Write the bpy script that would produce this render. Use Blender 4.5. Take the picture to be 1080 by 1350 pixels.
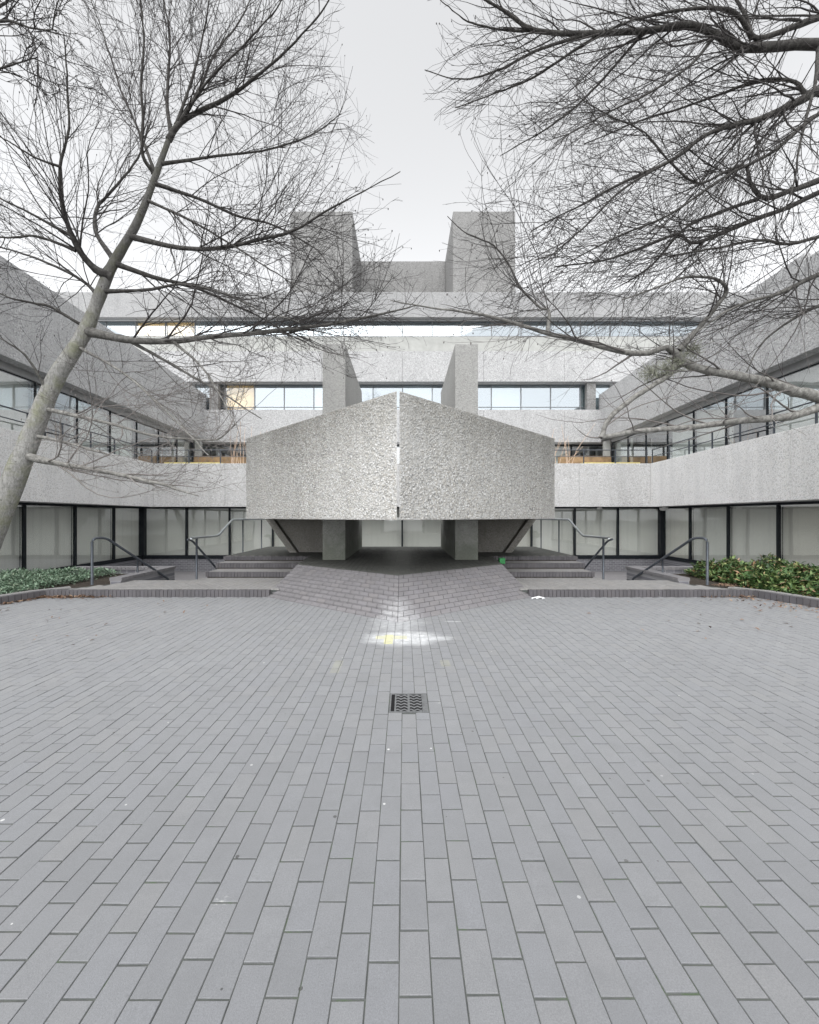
import bpy, math, random
import numpy as np
from mathutils import Vector, noise
random.seed(7); rng = np.random.default_rng(11)
for o in list(bpy.data.objects): bpy.data.objects.remove(o)
scene = bpy.context.scene; C = scene.collection
R = math.radians
# ------------------------------------------------------------ camera, sky, sun, exposure
F, CX, CY, CAMX, CAMZ = 555.0, 533.0, 681.0, 0.095, 1.55
cam = bpy.data.cameras.new('camera'); cam.sensor_fit = 'HORIZONTAL'; cam.sensor_width = 36
cam.lens = 36 * F / 1080; cam.shift_x = (540 - CX) / 1080; cam.shift_y = (CY - 675) / 1080
cam.clip_start = .05; cam.clip_end = 2000
camo = bpy.data.objects.new('camera', cam); C.objects.link(camo)
camo.location = (CAMX, 0, CAMZ); camo.rotation_euler = (R(90), 0, 0); scene.camera = camo
def px(x, y, Y): return (CAMX + (x - CX) / F * Y, Y, CAMZ - (y - CY) / F * Y)

SUN_EL, SUN_AZ = 56, 198      # soft overcast sun from behind the camera
w = bpy.data.worlds.new('World'); scene.world = w; w.use_nodes = True
nt = w.node_tree; nt.nodes.clear()
sky = nt.nodes.new('ShaderNodeTexSky'); sky.sky_type = 'NISHITA'; sky.sun_disc = False
sky.sun_elevation = R(SUN_EL); sky.sun_rotation = R(SUN_AZ); sky.air_density = 1.0; sky.dust_density = 1.0; sky.ozone_density = 1.0
hs = nt.nodes.new('ShaderNodeHueSaturation'); hs.inputs['Saturation'].default_value = .05
mx = nt.nodes.new('ShaderNodeMix'); mx.data_type = 'RGBA'; mx.inputs[0].default_value = .03
mx.inputs[7].default_value = (4.65, 4.7, 4.8, 1)
bg = nt.nodes.new('ShaderNodeBackground'); bg.inputs['Strength'].default_value = .120
out = nt.nodes.new('ShaderNodeOutputWorld')
nt.links.new(sky.outputs[0], hs.inputs['Color']); nt.links.new(hs.outputs[0], mx.inputs[6])
nt.links.new(mx.outputs[2], bg.inputs['Color']); nt.links.new(bg.outputs[0], out.inputs['Surface'])
sl = bpy.data.lights.new('sun', 'SUN'); sl.energy = 1.15; sl.angle = R(76); sl.color = (1, .99, .975)
so = bpy.data.objects.new('sun', sl); C.objects.link(so)
az = R(SUN_AZ); sd = Vector((math.sin(az) * math.cos(R(SUN_EL)), math.cos(az) * math.cos(R(SUN_EL)), math.sin(R(SUN_EL))))
so.rotation_euler = (-sd).to_track_quat('-Z', 'Y').to_euler(); so.location = (0, -5, 30)
vs = scene.view_settings; vs.view_transform = 'Standard'; vs.look = 'None'; vs.exposure = 1.43; vs.gamma = 1; vs.use_curve_mapping = False

# ------------------------------------------------------------ materials
class NT:
    def __init__(s, name, rough=.8, metal=0., spec=.3):
        s.m = bpy.data.materials.new(name); s.m.use_nodes = True; s.t = s.m.node_tree
        s.b = s.t.nodes['Principled BSDF']; s.b.inputs['Roughness'].default_value = rough
        s.b.inputs['Metallic'].default_value = metal; s.b.inputs['Specular IOR Level'].default_value = spec
        s.out = s.t.nodes['Material Output']
    def n(s, typ, **kw):
        x = s.t.nodes.new('ShaderNode' + typ)
        for k, v in kw.items():
            if hasattr(x, k): setattr(x, k, v)
            else: x.inputs[k.replace('_', ' ')].default_value = v
        return x
    def l(s, a, b): s.t.links.new(a, b)
    def pos(s): return s.n('NewGeometry').outputs['Position']
    def noise(s, vec, scale, detail=4, rough=.55):
        x = s.n('TexNoise'); x.inputs['Scale'].default_value = scale; x.inputs['Detail'].default_value = detail
        x.inputs['Roughness'].default_value = rough; s.l(vec, x.inputs['Vector']); return x.outputs['Fac']
    def voro(s, vec, scale, feature='F1', dim='3D'):
        x = s.n('TexVoronoi'); x.feature = feature; x.voronoi_dimensions = dim; x.inputs['Scale'].default_value = scale; s.l(vec, x.inputs['Vector']); return x
    def math(s, op, a, b=None, c=None, clamp=False):
        x = s.n('Math'); x.operation = op; x.use_clamp = clamp
        for i, v in enumerate((a, b, c)):
            if v is None: continue
            if isinstance(v, (int, float)): x.inputs[i].default_value = v
            else: s.l(v, x.inputs[i])
        return x.outputs[0]
    def ramp(s, fac, stops, mode='LINEAR'):
        x = s.n('ValToRGB'); r = x.color_ramp; r.interpolation = mode
        while len(r.elements) < len(stops): r.elements.new(.5)
        for e, (p, c) in zip(r.elements, stops):
            e.position = p; e.color = (*c, 1) if len(c) == 3 else c
        s.l(fac, x.inputs[0]); return x.outputs[0]
    def mix(s, fac, a, b, blend='MIX'):
        x = s.n('Mix'); x.data_type = 'RGBA'; x.blend_type = blend
        for i, v in ((0, fac), (6, a), (7, b)):
            if isinstance(v, (int, float)): x.inputs[i].default_value = v
            elif isinstance(v, tuple): x.inputs[i].default_value = (*v, 1)
            else: s.l(v, x.inputs[i])
        return x.outputs[2]
    def maprange(s, v, a, b, c=0., d=1.):
        x = s.n('MapRange'); x.inputs[1].default_value = a; x.inputs[2].default_value = b
        x.inputs[3].default_value = c; x.inputs[4].default_value = d; s.l(v, x.inputs[0]); return x.outputs[0]
    def bump(s, h, strength=.5, dist=.01):
        x = s.n('Bump'); x.inputs['Strength'].default_value = strength; x.inputs['Distance'].default_value = dist
        s.l(h, x.inputs['Height']); s.l(x.outputs[0], s.b.inputs['Normal'])
    def col(s, c):
        if isinstance(c, tuple): s.b.inputs['Base Color'].default_value = (*c, 1)
        else: s.l(c, s.b.inputs['Base Color'])
        return s
M = {}
def grey(v, t=1.0): return (v * .985, v, v * 1.03 * t)
def plain(name, c, rough=.7, metal=0., var=.15, scale=6., bump=.0):
    k = NT(name, rough, metal); p = k.pos(); f = k.noise(p, scale, 5)
    lo = tuple(x * (1 - var) for x in c); hi = tuple(x * (1 + var) for x in c)
    k.col(k.ramp(f, [(.3, lo), (.7, hi)]))
    if bump: k.bump(k.noise(p, scale * 12, 4), bump, .01)
    M[name] = k.m; return k
def paver(name, base, paint=False, spread=.06):
    k = NT(name, .6 if name == 'paver' else .8, 0, .5 if name == 'paver' else .25); p = k.pos(); k.b.inputs['Sheen Weight'].default_value = .20 if name == 'paver' else .0; k.b.inputs['Sheen Roughness'].default_value = .6
    isl = k.n('NewGeometry').outputs['Random Per Island']; oi = k.n('ObjectInfo').outputs['Random']
    r = k.math('FRACT', k.math('ADD', isl, k.math('MULTIPLY', oi, 7.31)))
    c = k.ramp(r, [(0, tuple(x * (1 - spread) for x in base)), (.35, tuple(x * (1 - spread * .15) for x in base)),
                   (.6, (base[0] * 1.0, base[1] * 1.005, base[2] * 1.03)), (.85, (base[0] * 1.05, base[1] * 1.03, base[2] * 1.0)), (1, tuple(x * (1 + spread) for x in base))])
    big = k.noise(p, .8, 6, .65); c = k.mix(k.maprange(big, .38, .68, 0, .42), c, tuple(x * 1.30 for x in base))
    bg_ = k.noise(p, 1.7, 7, .7); c = k.mix(k.maprange(bg_, .52, .72, 0, .55), c, tuple(x * .74 for x in base))
    md = k.noise(p, 9., 6, .7); c = k.mix(k.maprange(md, .45, .75, 0, .45), c, tuple(x * .80 for x in base))
    fi = k.noise(p, 210., 4, .75); c = k.mix(k.maprange(fi, .35, .72, 0, .85), c, tuple(x * .62 for x in base))
    # dropped gum, bird lime and lichen specks
    v = k.voro(p, 3.6, dim='2D'); sep0 = k.n('SeparateColor'); k.l(v.outputs['Color'], sep0.inputs[0]); dm = k.math('LESS_THAN', v.outputs['Distance'], k.maprange(sep0.outputs[2], 0, 1, .012, .036))
    gate = k.math('GREATER_THAN', k.n('SeparateColor').outputs[0], .5) if False else None
    sep = k.n('SeparateColor'); k.l(v.outputs['Color'], sep.inputs[0])
    c = k.mix(k.math('MULTIPLY', dm, k.maprange(sep.outputs[0], .84, .95, 0, .7)), c, (.62, .63, .62))
    c = k.mix(k.math('MULTIPLY', dm, k.maprange(sep.outputs[1], .8, .82, 0, .9)), c, (.03, .03, .03))
    v2 = k.voro(p, 1.1, dim='2D'); s2 = k.n('SeparateColor'); k.l(v2.outputs['Color'], s2.inputs[0])
    wob = k.math('ADD', v2.outputs['Distance'], k.math('MULTIPLY', k.math('SUBTRACT', k.noise(p, 40., 4, .7), .5), .22))
    c = k.mix(k.math('MULTIPLY', k.maprange(wob, .02, -.03, 0, 1), k.maprange(s2.outputs[1], .7, .8, 0, .55)), c, (.48, .49, .47))
    if paint:
        xyz = k.n('SeparateXYZ'); k.l(p, xyz.inputs[0]); X, Y = xyz.outputs[0], xyz.outputs[1]
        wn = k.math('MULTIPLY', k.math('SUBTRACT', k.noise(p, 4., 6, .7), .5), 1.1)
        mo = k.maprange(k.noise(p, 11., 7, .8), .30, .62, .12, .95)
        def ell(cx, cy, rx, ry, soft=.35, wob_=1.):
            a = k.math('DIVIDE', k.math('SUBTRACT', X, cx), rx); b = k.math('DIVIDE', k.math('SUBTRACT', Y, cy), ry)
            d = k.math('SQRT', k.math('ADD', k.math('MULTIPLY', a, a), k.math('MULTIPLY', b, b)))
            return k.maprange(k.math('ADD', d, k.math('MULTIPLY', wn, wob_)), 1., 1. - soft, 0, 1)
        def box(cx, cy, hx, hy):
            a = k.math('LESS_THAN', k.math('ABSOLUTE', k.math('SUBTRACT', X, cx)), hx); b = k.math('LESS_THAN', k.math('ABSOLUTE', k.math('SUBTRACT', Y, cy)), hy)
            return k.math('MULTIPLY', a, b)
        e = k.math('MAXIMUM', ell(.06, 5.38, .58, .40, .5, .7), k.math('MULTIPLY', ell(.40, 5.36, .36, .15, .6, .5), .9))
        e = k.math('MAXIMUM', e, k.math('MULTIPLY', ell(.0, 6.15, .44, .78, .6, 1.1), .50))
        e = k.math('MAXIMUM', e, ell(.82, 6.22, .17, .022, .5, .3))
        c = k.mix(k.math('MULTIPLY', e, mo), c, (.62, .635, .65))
        y = k.math('MAXIMUM', box(-.10, 5.32, .055, .20), k.math('MULTIPLY', box(-.07, 5.40, .20, .075), .7))
        y = k.math('MAXIMUM', y, k.math('MULTIPLY', k.math('MAXIMUM', box(-.60, 4.35, .045, .18), box(.53, 4.45, .05, .1)), .14))
        c = k.mix(k.math('MULTIPLY', y, mo), c, (.56, .54, .22))
    k.col(c); k.bump(k.math('ADD', k.noise(p, 300., 3, .7), k.math('MULTIPLY', md, .8)), .35, .004)
    M[name] = k.m
paver('paver', (.181, .187, .198), True, .11)
paver('paver_ramp', (.215, .208, .216), True, .14)
paver('paver_dark', (.125, .120, .128), False, .28)
paver('paver_landing', (.30, .295, .29), False, .10)
paver('paver_podium', (.24, .235, .245), False, .15)
paver('paver_shaded', (.105, .108, .100), False, .25)  # faint moss tint, with the canopy's shade darkened into the brick colour
k = NT('joint', .95); p = k.pos(); vj = k.voro(p, 70.); k.col(k.ramp(k.noise(p, 7., 6, .7), [(.3, (.065, .07, .07)), (.55, (.10, .106, .10)), (.68, (.075, .11, .06))])); k.bump(k.noise(p, 200, 3), .6, .004); M['joint'] = k.m

plain('joint_dark', (.035, .036, .036), .95)
def aggregate(name, base, scale, contrast, bumpd, streak=.25, warm=0.):
    k = NT(name, .88, 0, .25); p = k.pos()
    dist = k.n('TexNoise'); dist.inputs['Scale'].default_value = scale * .6; k.l(p, dist.inputs['Vector'])
    pv = k.n('VectorMath'); pv.operation = 'MULTIPLY_ADD'; k.l(dist.outputs['Color'], pv.inputs[0]); pv.inputs[1].default_value = (.5 / scale,) * 3; k.l(p, pv.inputs[2])
    v = k.voro(pv.outputs[0], scale); sp = k.n('SeparateColor'); k.l(v.outputs['Color'], sp.inputs[0])
    b = base
    c = k.ramp(sp.outputs[0], [(0, tuple(x * (1 - contrast) for x in b)), (.3, (b[0] * (1 + warm), b[1], b[2] * (1 - warm * 1.5))), (.75, tuple(x * (1 + contrast * .3) for x in b)), (1, tuple(min(x * (1 + contrast * 1.1), .8) for x in b))])
    gap = k.maprange(v.outputs['Distance'], .35, .75, 0, contrast * .9); c = k.mix(gap, c, tuple(x * .42 for x in b))
    st = k.n('Mapping'); st.inputs['Scale'].default_value = (1.6, 1.6, .16); k.l(p, st.inputs['Vector'])
    c = k.mix(k.maprange(k.noise(st.outputs[0], 1.3, 6, .65), .42, .75, 0, streak), c, tuple(x * .62 for x in b))
    c = k.mix(k.maprange(k.noise(p, .5, 4), .4, .7, 0, streak * .8), c, tuple(x * 1.15 for x in b))
    if name == 'aggregate_coarse':
        xz = k.n('SeparateXYZ'); k.l(p, xz.inputs[0]); sm = k.n('Mapping'); sm.inputs['Scale'].default_value = (5., 5., .35); k.l(p, sm.inputs['Vector'])
        al = k.math('ADD', xz.outputs[2], k.math('MULTIPLY', k.noise(sm.outputs[0], 1., 6, .7), 2.2)); c = k.mix(k.maprange(al, 3.7, 4.9, 0, .5), c, (.20, .195, .175))   # rain-washed grime below the coping
    if name == 'concrete_fin':
        xz = k.n('SeparateXYZ'); k.l(p, xz.inputs[0]); al = k.math('ADD', xz.outputs[2], k.math('MULTIPLY', k.noise(p, 3., 6, .7), 1.6))
        c = k.mix(k.maprange(al, 2.7, 1.5, 0, .75), c, (.10, .115, .085))   # algae tint, plus canopy shade painted darker towards the foot
    k.col(c); k.bump(k.math('SUBTRACT', 1., v.outputs['Distance']), .9, bumpd); M[name] = k.m
aggregate('aggregate_coarse', (.465, .465, .457), 34., .46, .008, .40, .05)
aggregate('aggregate_fine', (.75, .752, .755), 32., .32, .010, .42, .02)
aggregate('aggregate_mid', (.55, .552, .555), 28., .30, .010, .42, .02)
aggregate('aggregate_far', (.44, .442, .447), 25., .36, .014, .34, .0)
aggregate('concrete_tower', (.245, .244, .241), 18., .30, .012, .35, .0)
aggregate('concrete_roof', (.33, .332, .335), 22., .18, .012, .35, .0)
aggregate('concrete_fin', (.40, .40, .39), 40., .22, .006, .35, .0)
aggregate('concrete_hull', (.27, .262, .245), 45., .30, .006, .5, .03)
plain('concrete_smooth', (.40, .405, .39), .85, 0, .10, 3., .15)
plain('soffit', (.62, .625, .63), .9, 0, .08, 2.)
plain('fascia', (.36, .365, .37), .7, 0, .1, 3.)
plain('frame_dark', (.018, .022, .027), .42, .3, .2, 8.)
plain('frame_light', (.20, .21, .22), .45, .3, .1, 8.)
plain('interior', (.13, .13, .125), .9, 0, .3, .7)
k = NT('blind', .9); p = k.pos(); mp = k.n('Mapping'); mp.inputs['Scale'].default_value = (5, 5, .12); k.l(p, mp.inputs['Vector'])
c = k.ramp(k.n('ObjectInfo').outputs['Random'], [(0, (.76, .77, .74)), (.5, (.85, .86, .83)), (1, (.88, .86, .80))])
c = k.mix(k.maprange(k.noise(mp.outputs[0], 1.4, 5, .6), .5, .75, 0, .35), c, (.55, .57, .55)); k.col(c); M['blind'] = k.m
k = plain('blind_glow', (.86, .63, .30), .9, 0, .25, 1.5)  # sun reflection and room glow in the panes, painted as blind colour
plain('rail_steel', (.085, .095, .11), .42, .4, .2, 12.)
plain('rail_bright', (.50, .53, .55), .30, .85, .12, 10.)
plain('soil', (.055, .045, .036), .95, 0, .4, 20., .8)
plain('ground', (.13, .13, .125), .95, 0, .2, 1.)
plain('iron', (.17, .175, .18), .55, .3, .22, 30., .3)
plain('void_shade', (.006, .006, .007), .9)
plain('lamp_white', (.72, .72, .70), .4)
plain('green_paint', (.05, .27, .09), .5, 0, .3, 30.)
plain('paper', (.75, .76, .77), .8)
plain('glow_brown', (.30, .20, .11), .7, 0, .35, 3.)  # orange-brown of the lit interior, put into a surface colour
plain('yellow_glow', (.78, .68, .28), .6, 0, .15, 5.)  # yellow indoor glow, put into a surface colour
plain('birch_bark', (.62, .47, .36), .8, 0, .3, 20.)
k = NT('plinth_brick', .9); p = k.pos()
br = k.n('TexBrick'); mp = k.n('Mapping'); mp.inputs['Rotation'].default_value = (R(90), 0, 0); k.l(p, mp.inputs['Vector']); k.l(mp.outputs[0], br.inputs['Vector'])
br.inputs['Color1'].default_value = (.20, .20, .22, 1); br.inputs['Color2'].default_value = (.15, .15, .17, 1); br.inputs['Mortar'].default_value = (.33, .33, .34, 1)
br.inputs['Scale'].default_value = 1; br.inputs['Brick Width'].default_value = .225; br.inputs['Row Height'].default_value = .085; br.inputs['Mortar Size'].default_value = .008
k.col(br.outputs[0]); M['plinth_brick'] = k.m
def glass(name, refl, tint, rough=.02, wav=.02):
    k = NT(name); t = k.t; t.nodes.remove(k.b)
    tr = k.n('BsdfTransparent'); tr.inputs[0].default_value = (*tint, 1)
    gl = k.n('BsdfGlossy'); gl.inputs['Roughness'].default_value = rough; gl.inputs['Color'].default_value = (.82, .89, .94, 1) if name == 'glass_upper' else (.95, .97, .98, 1)
    lw = k.n('LayerWeight'); lw.inputs[0].default_value = .5
    f = k.math('MULTIPLY', k.maprange(k.math('POWER', lw.outputs['Facing'], 5.), 0, 1, refl, 1.), k.math('SUBTRACT', 1., k.n('NewGeometry').outputs['Backfacing']))
    bp = k.n('Bump'); bp.inputs['Strength'].default_value = wav; bp.inputs['Distance'].default_value = .1; k.l(k.noise(k.pos(), .9, 2), bp.inputs['Height']); k.l(bp.outputs[0], gl.inputs['Normal'])
    ms = k.n('MixShader'); k.l(f, ms.inputs[0]); k.l(tr.outputs[0], ms.inputs[1]); k.l(gl.outputs[0], ms.inputs[2]); k.l(ms.outputs[0], k.out.inputs[0]); M[name] = k.m
glass('glass_ground', .24, (.965, .97, .96))
glass('glass_upper', .46, (.72, .78, .80))
glass('glass_terrace', .40, (.90, .92, .92))
k = NT('bark', .9, 0, .2); p = k.pos()
st = k.n('Mapping'); st.inputs['Scale'].default_value = (1, 1, .35); k.l(p, st.inputs['Vector'])
c = k.ramp(k.noise(st.outputs[0], 30., 8, .75), [(.3, (.12, .118, .11)), (.5, (.30, .297, .285)), (.7, (.45, .447, .43))])
lt = k.n('Mapping'); lt.inputs['Scale'].default_value = (.5, .5, 5.); k.l(p, lt.inputs['Vector']); c = k.mix(k.maprange(k.noise(lt.outputs[0], 9., 4, .6), .60, .70, 0, .6), c, (.09, .088, .08))
c = k.mix(k.maprange(k.noise(p, 3.2, 5, .6), .46, .68, 0, .65), c, (.22, .23, .13))
vv = k.voro(p, 7.); c = k.mix(k.maprange(vv.outputs['Distance'], .13, .05, 0, .8), c, (.04, .038, .035))
xz = k.n('SeparateXYZ'); k.l(p, xz.inputs[0]); hz = k.math('ADD', xz.outputs[2], k.math('MULTIPLY', k.noise(p, 2.5, 5, .6), 2.4))
c = k.mix(k.maprange(hz, 5.6, 7.6, 0, .72), c, (.05, .048, .045))   # lichen gives out, dark young bark higher up
k.col(c); k.bump(k.noise(st.outputs[0], 30., 6, .7), .8, .02); M['bark'] = k.m
k = NT('limb_bark', .9, 0, .2); p = k.pos()
xz = k.n('SeparateXYZ'); k.l(p, xz.inputs[0]); hz = k.math('ADD', xz.outputs[2], k.math('MULTIPLY', k.noise(p, 2.5, 5, .6), 1.6)); nf = k.noise(p, 14., 6, .7)
c = k.mix(k.maprange(hz, 4.6, 6.4, 0, 1), k.ramp(nf, [(.32, (.10, .097, .09)), (.5, (.21, .206, .193)), (.68, (.34, .335, .315))]), k.ramp(nf, [(.32, (.030, .028, .027)), (.5, (.060, .057, .054)), (.68, (.11, .107, .10))]))   # grey lichen only on the low limbs
k.col(c); k.bump(k.noise(p, 40., 5, .7), .6, .01); M['limb_bark'] = k.m
k = NT('twig_bark', .8, 0, .3); p = k.pos(); xz = k.n('SeparateXYZ'); k.l(p, xz.inputs[0]); hz = k.math('ADD', xz.outputs[2], k.math('MULTIPLY', k.noise(p, 1.5, 4, .6), 1.6))
k.col(k.mix(k.maprange(hz, 3.6, 5.6, 0, 1), (.21, .195, .185), (.048, .044, .043))); M['twig_bark'] = k.m
plain('lichen', (.30, .31, .25), .95, 0, .3, 12.)
def leafmat(name, stops):
    k = NT(name, .55, 0, .4); r = k.math('FRACT', k.math('ADD', k.n('NewGeometry').outputs['Random Per Island'], .0))
    k.col(k.ramp(r, stops)); M[name] = k.m
leafmat('leaf_grey_green', [(0, (.08, .14, .09)), (.5, (.17, .26, .17)), (.85, (.30, .40, .30)), (1, (.34, .40, .28))])
leafmat('leaf_dark_green', [(0, (.03, .07, .022)), (.42, (.075, .14, .045)), (.74, (.17, .25, .085)), (.89, (.30, .32, .14)), (.95, (.36, .20, .12)), (1, (.46, .32, .22))])
leafmat('leaf_dead', [(0, (.11, .06, .04)), (.5, (.21, .125, .08)), (1, (.36, .26, .18))])

# ------------------------------------------------------------ mesh helpers
UPPER = [False]; UPS = 1.16     # upper storeys are laid out on a 1.535 m module, then set to their true 1.78 m module
class MB:
    def __init__(s): s.v = []; s.f = []
    def face(s, pts):
        n = len(s.v); s.v += [tuple(p) for p in pts]; s.f.append(tuple(range(n, n + len(pts))))
    def prism(s, poly, z0, z1):            # poly counter-clockwise seen from above
        a = sum(poly[i][0] * poly[(i + 1) % len(poly)][1] - poly[(i + 1) % len(poly)][0] * poly[i][1] for i in range(len(poly)))
        if a < 0: poly = poly[::-1]
        n = len(s.v); m = len(poly)
        zz = (lambda z, i: z[i] if isinstance(z, (list, tuple)) else z)
        s.v += [(p[0], p[1], zz(z0, i)) for i, p in enumerate(poly)] + [(p[0], p[1], zz(z1, i)) for i, p in enumerate(poly)]
        s.f.append(tuple(range(n + m - 1, n - 1, -1))); s.f.append(tuple(range(n + m, n + 2 * m)))
        for i in range(m): j = (i + 1) % m; s.f.append((n + i, n + j, n + m + j, n + m + i))
        return s
    def box(s, x0, x1, y0, y1, z0, z1):
        x0, x1 = min(x0, x1), max(x0, x1); return s.prism([(x0, y0), (x1, y0), (x1, y1), (x0, y1)], z0, z1)
    def brick(s, x0, x1, y0, y1, z1, c=.004, d=.03, tilt=(0, 0)):
        n = len(s.v); T = lambda x, y: (x - (x0 + x1) / 2) * tilt[0] + (y - (y0 + y1) / 2) * tilt[1]
        for (a, z) in ((0, -d), (0, -c), (c, 0)):
            for (x, y) in ((x0 + a, y0 + a), (x1 - a, y0 + a), (x1 - a, y1 - a), (x0 + a, y1 - a)): s.v.append((x, y, z1 + z + T(x, y)))
        for r in (0, 4):
            for i in range(4): j = (i + 1) % 4; s.f.append((n + r + i, n + r + j, n + r + 4 + j, n + r + 4 + i))
        s.f.append((n + 8, n + 9, n + 10, n + 11))
    def hexa(s, p):  # 8 points: bottom 4, top 4
        n = len(s.v); s.v += [tuple(q) for q in p]
        for f in ((3, 2, 1, 0), (4, 5, 6, 7), (0, 1, 5, 4), (1, 2, 6, 5), (2, 3, 7, 6), (3, 0, 4, 7)): s.f.append(tuple(n + i for i in f))
        return s
    def tube(s, pts, r, sides=8):
        pts = [Vector(p) for p in pts]; n0 = len(s.v); rr = r if isinstance(r, (list, tuple)) else [r] * len(pts)
        for i, p in enumerate(pts):
            t = (pts[min(i + 1, len(pts) - 1)] - pts[max(i - 1, 0)]).normalized()
            up = Vector((0, 0, 1)) if abs(t.z) < .95 else Vector((0, 1, 0)); a = t.cross(up).normalized(); b = t.cross(a)
            for j in range(sides):
                q = 2 * math.pi * j / sides; s.v.append(tuple(p + rr[i] * (math.cos(q) * a + math.sin(q) * b)))
        for i in range(len(pts) - 1):
            for j in range(sides): k = (j + 1) % sides; s.f.append((n0 + i * sides + j, n0 + i * sides + k, n0 + (i + 1) * sides + k, n0 + (i + 1) * sides + j))
        s.f.append(tuple(range(n0, n0 + sides))); s.f.append(tuple(range(n0 + (len(pts) - 1) * sides + sides - 1, n0 + (len(pts) - 1) * sides - 1, -1)))
        return s
    def mesh(s, name, mat):
        if UPPER[0]: s.v = [(x * UPS, y * UPS, 1.55 + (z - 1.55) * UPS) for x, y, z in s.v]
        me = bpy.data.meshes.new(name); me.from_pydata(s.v, [], s.f); me.materials.append(M[mat]); me.update(); return me
    def build(s, name, mat, parent=None, bevel=0., smooth=False):
        me = s.mesh(name, mat)
        if smooth: me.polygons.foreach_set('use_smooth', [True] * len(me.polygons))
        return link(name, me, parent, bevel)
def link(name, me, parent=None, bevel=0.):
    o = bpy.data.objects.new(name, me); C.objects.link(o)
    if parent: o.parent = parent; o.matrix_parent_inverse = Matrix_inv(parent)
    if bevel:
        b = o.modifiers.new('bevel', 'BEVEL'); b.width = bevel; b.segments = 2; b.limit_method = 'ANGLE'
    return o
def Matrix_inv(p):
    from mathutils import Matrix
    m = Matrix.Translation(p.location if p.type == 'EMPTY' else (0, 0, 0))   # mesh parts sit at the world origin
    return m.inverted()
def tag(o, label, cat, group=None):
    o['label'] = label; o['category'] = cat
    if group: o['group'] = group
    return o
def thing(name, label, cat, loc=(0, 0, 0), group=None):
    o = bpy.data.objects.new(name, None); C.objects.link(o); o.location = loc; o.empty_display_size = .2; return tag(o, label, cat, group)
def struct(o): o['kind'] = 'structure'; return o
def stuff(o): o['kind'] = 'stuff'; return o
def npmesh(name, mat, V, Fq, smooth=True):
    me = bpy.data.meshes.new(name); V = np.asarray(V, np.float32); Fq = np.asarray(Fq, np.int32); k = Fq.shape[1]
    me.vertices.add(len(V)); me.vertices.foreach_set('co', V.ravel())
    me.loops.add(Fq.size); me.loops.foreach_set('vertex_index', Fq.ravel())
    me.polygons.add(len(Fq)); me.polygons.foreach_set('loop_start', np.arange(0, Fq.size, k, dtype=np.int32))
    if smooth: me.polygons.foreach_set('use_smooth', np.ones(len(Fq), bool))
    me.materials.append(M[mat]); me.update(calc_edges=True); me.validate(); return me

# ------------------------------------------------------------ ground, plaza and paving
LOW = -1.05
struct(MB().box(-300, 300, -300, 300, LOW - .3, LOW - .05).build('ground', 'ground'))
KY = 8.1
def kerbx(y): return 6.8 + (KY - y) * .316 if y < KY else 6.8
pl = struct(MB().prism([(-10.6, -4), (10.6, -4), (kerbx(KY) - .02, KY), (0, KY), (-kerbx(KY) + .02, KY)], LOW - .02, -.0045).build('plaza', 'joint'))
PX, PY, G = .1085, .2165, .0044
X0 = .078
GR = (-.029, .293, 3.33, 3.69)   # drain grate hole
cells = []
for i in range(-90, 90):
    x0 = X0 + i * PX; off = (.5 if i % 2 else 0) * PY + (.03 if i % 2 else 0.02) * random.uniform(-.5, .5)
    for j in range(-12, 40):
        y0 = j * PY + off + .06; y1 = y0 + PY; xc, yc = x0 + PX / 2, (y0 + y1) / 2
        if yc > KY or abs(xc) > kerbx(yc) + .05: continue
        if y1 > KY: y1 = KY
        if x0 + PX > GR[0] and x0 < GR[1] and y1 > GR[2] and y0 < GR[3]:
            # trim round the grate
            if y0 < GR[2] - .03: y1 = GR[2]
            elif y1 > GR[3] + .03: y0 = GR[3]
            else: continue
        if yc > 6.15 + .82 * abs(xc) + .25: continue
        cells.append((x0, y0, y1))
def seen(c):
    x, y = c[0] + PX / 2, (c[1] + c[2]) / 2
    if y < .9: return False
    u = CX + (x - CAMX) / y * F; v = CY + CAMZ / y * F
    return -20 < u < 1100 and v < 1370
vis = sorted([c for c in cells if seen(c)], key=lambda c: (c[0] - CAMX) ** 2 + c[1] ** 2)
near = set(vis[:300])
protos = []
for q in range(6):
    m = MB(); a = random.uniform(-.0008, .0008)
    m.brick(-PX / 2 + G / 2 + a, PX / 2 - G / 2 + a, -PY / 2 + G * 1.05, PY / 2 - G * 1.05, 0, random.uniform(.0012, .002), .03); protos.append(m.mesh('paving_brick', 'paver'))
far = MB()
for c in cells:
    dz = random.uniform(-.0015, .0015); tl = (random.uniform(-.012, .012), random.uniform(-.008, .008))
    if c in near and abs(c[2] - c[1] - PY) < 1e-4:
        o = link('paving_brick', random.choice(protos), pl); o.location = (c[0] + PX / 2, (c[1] + c[2]) / 2, dz)
        o.rotation_euler = (tl[1], -tl[0], random.gauss(0, .004))
    else:
        far.brick(c[0] + G / 2, c[0] + PX - G / 2, c[1] + G * 1.05, c[2] - G * 1.05, dz, .0015, .03, tl)
stuff(far.build('paving_bricks', 'paver', pl))

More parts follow.
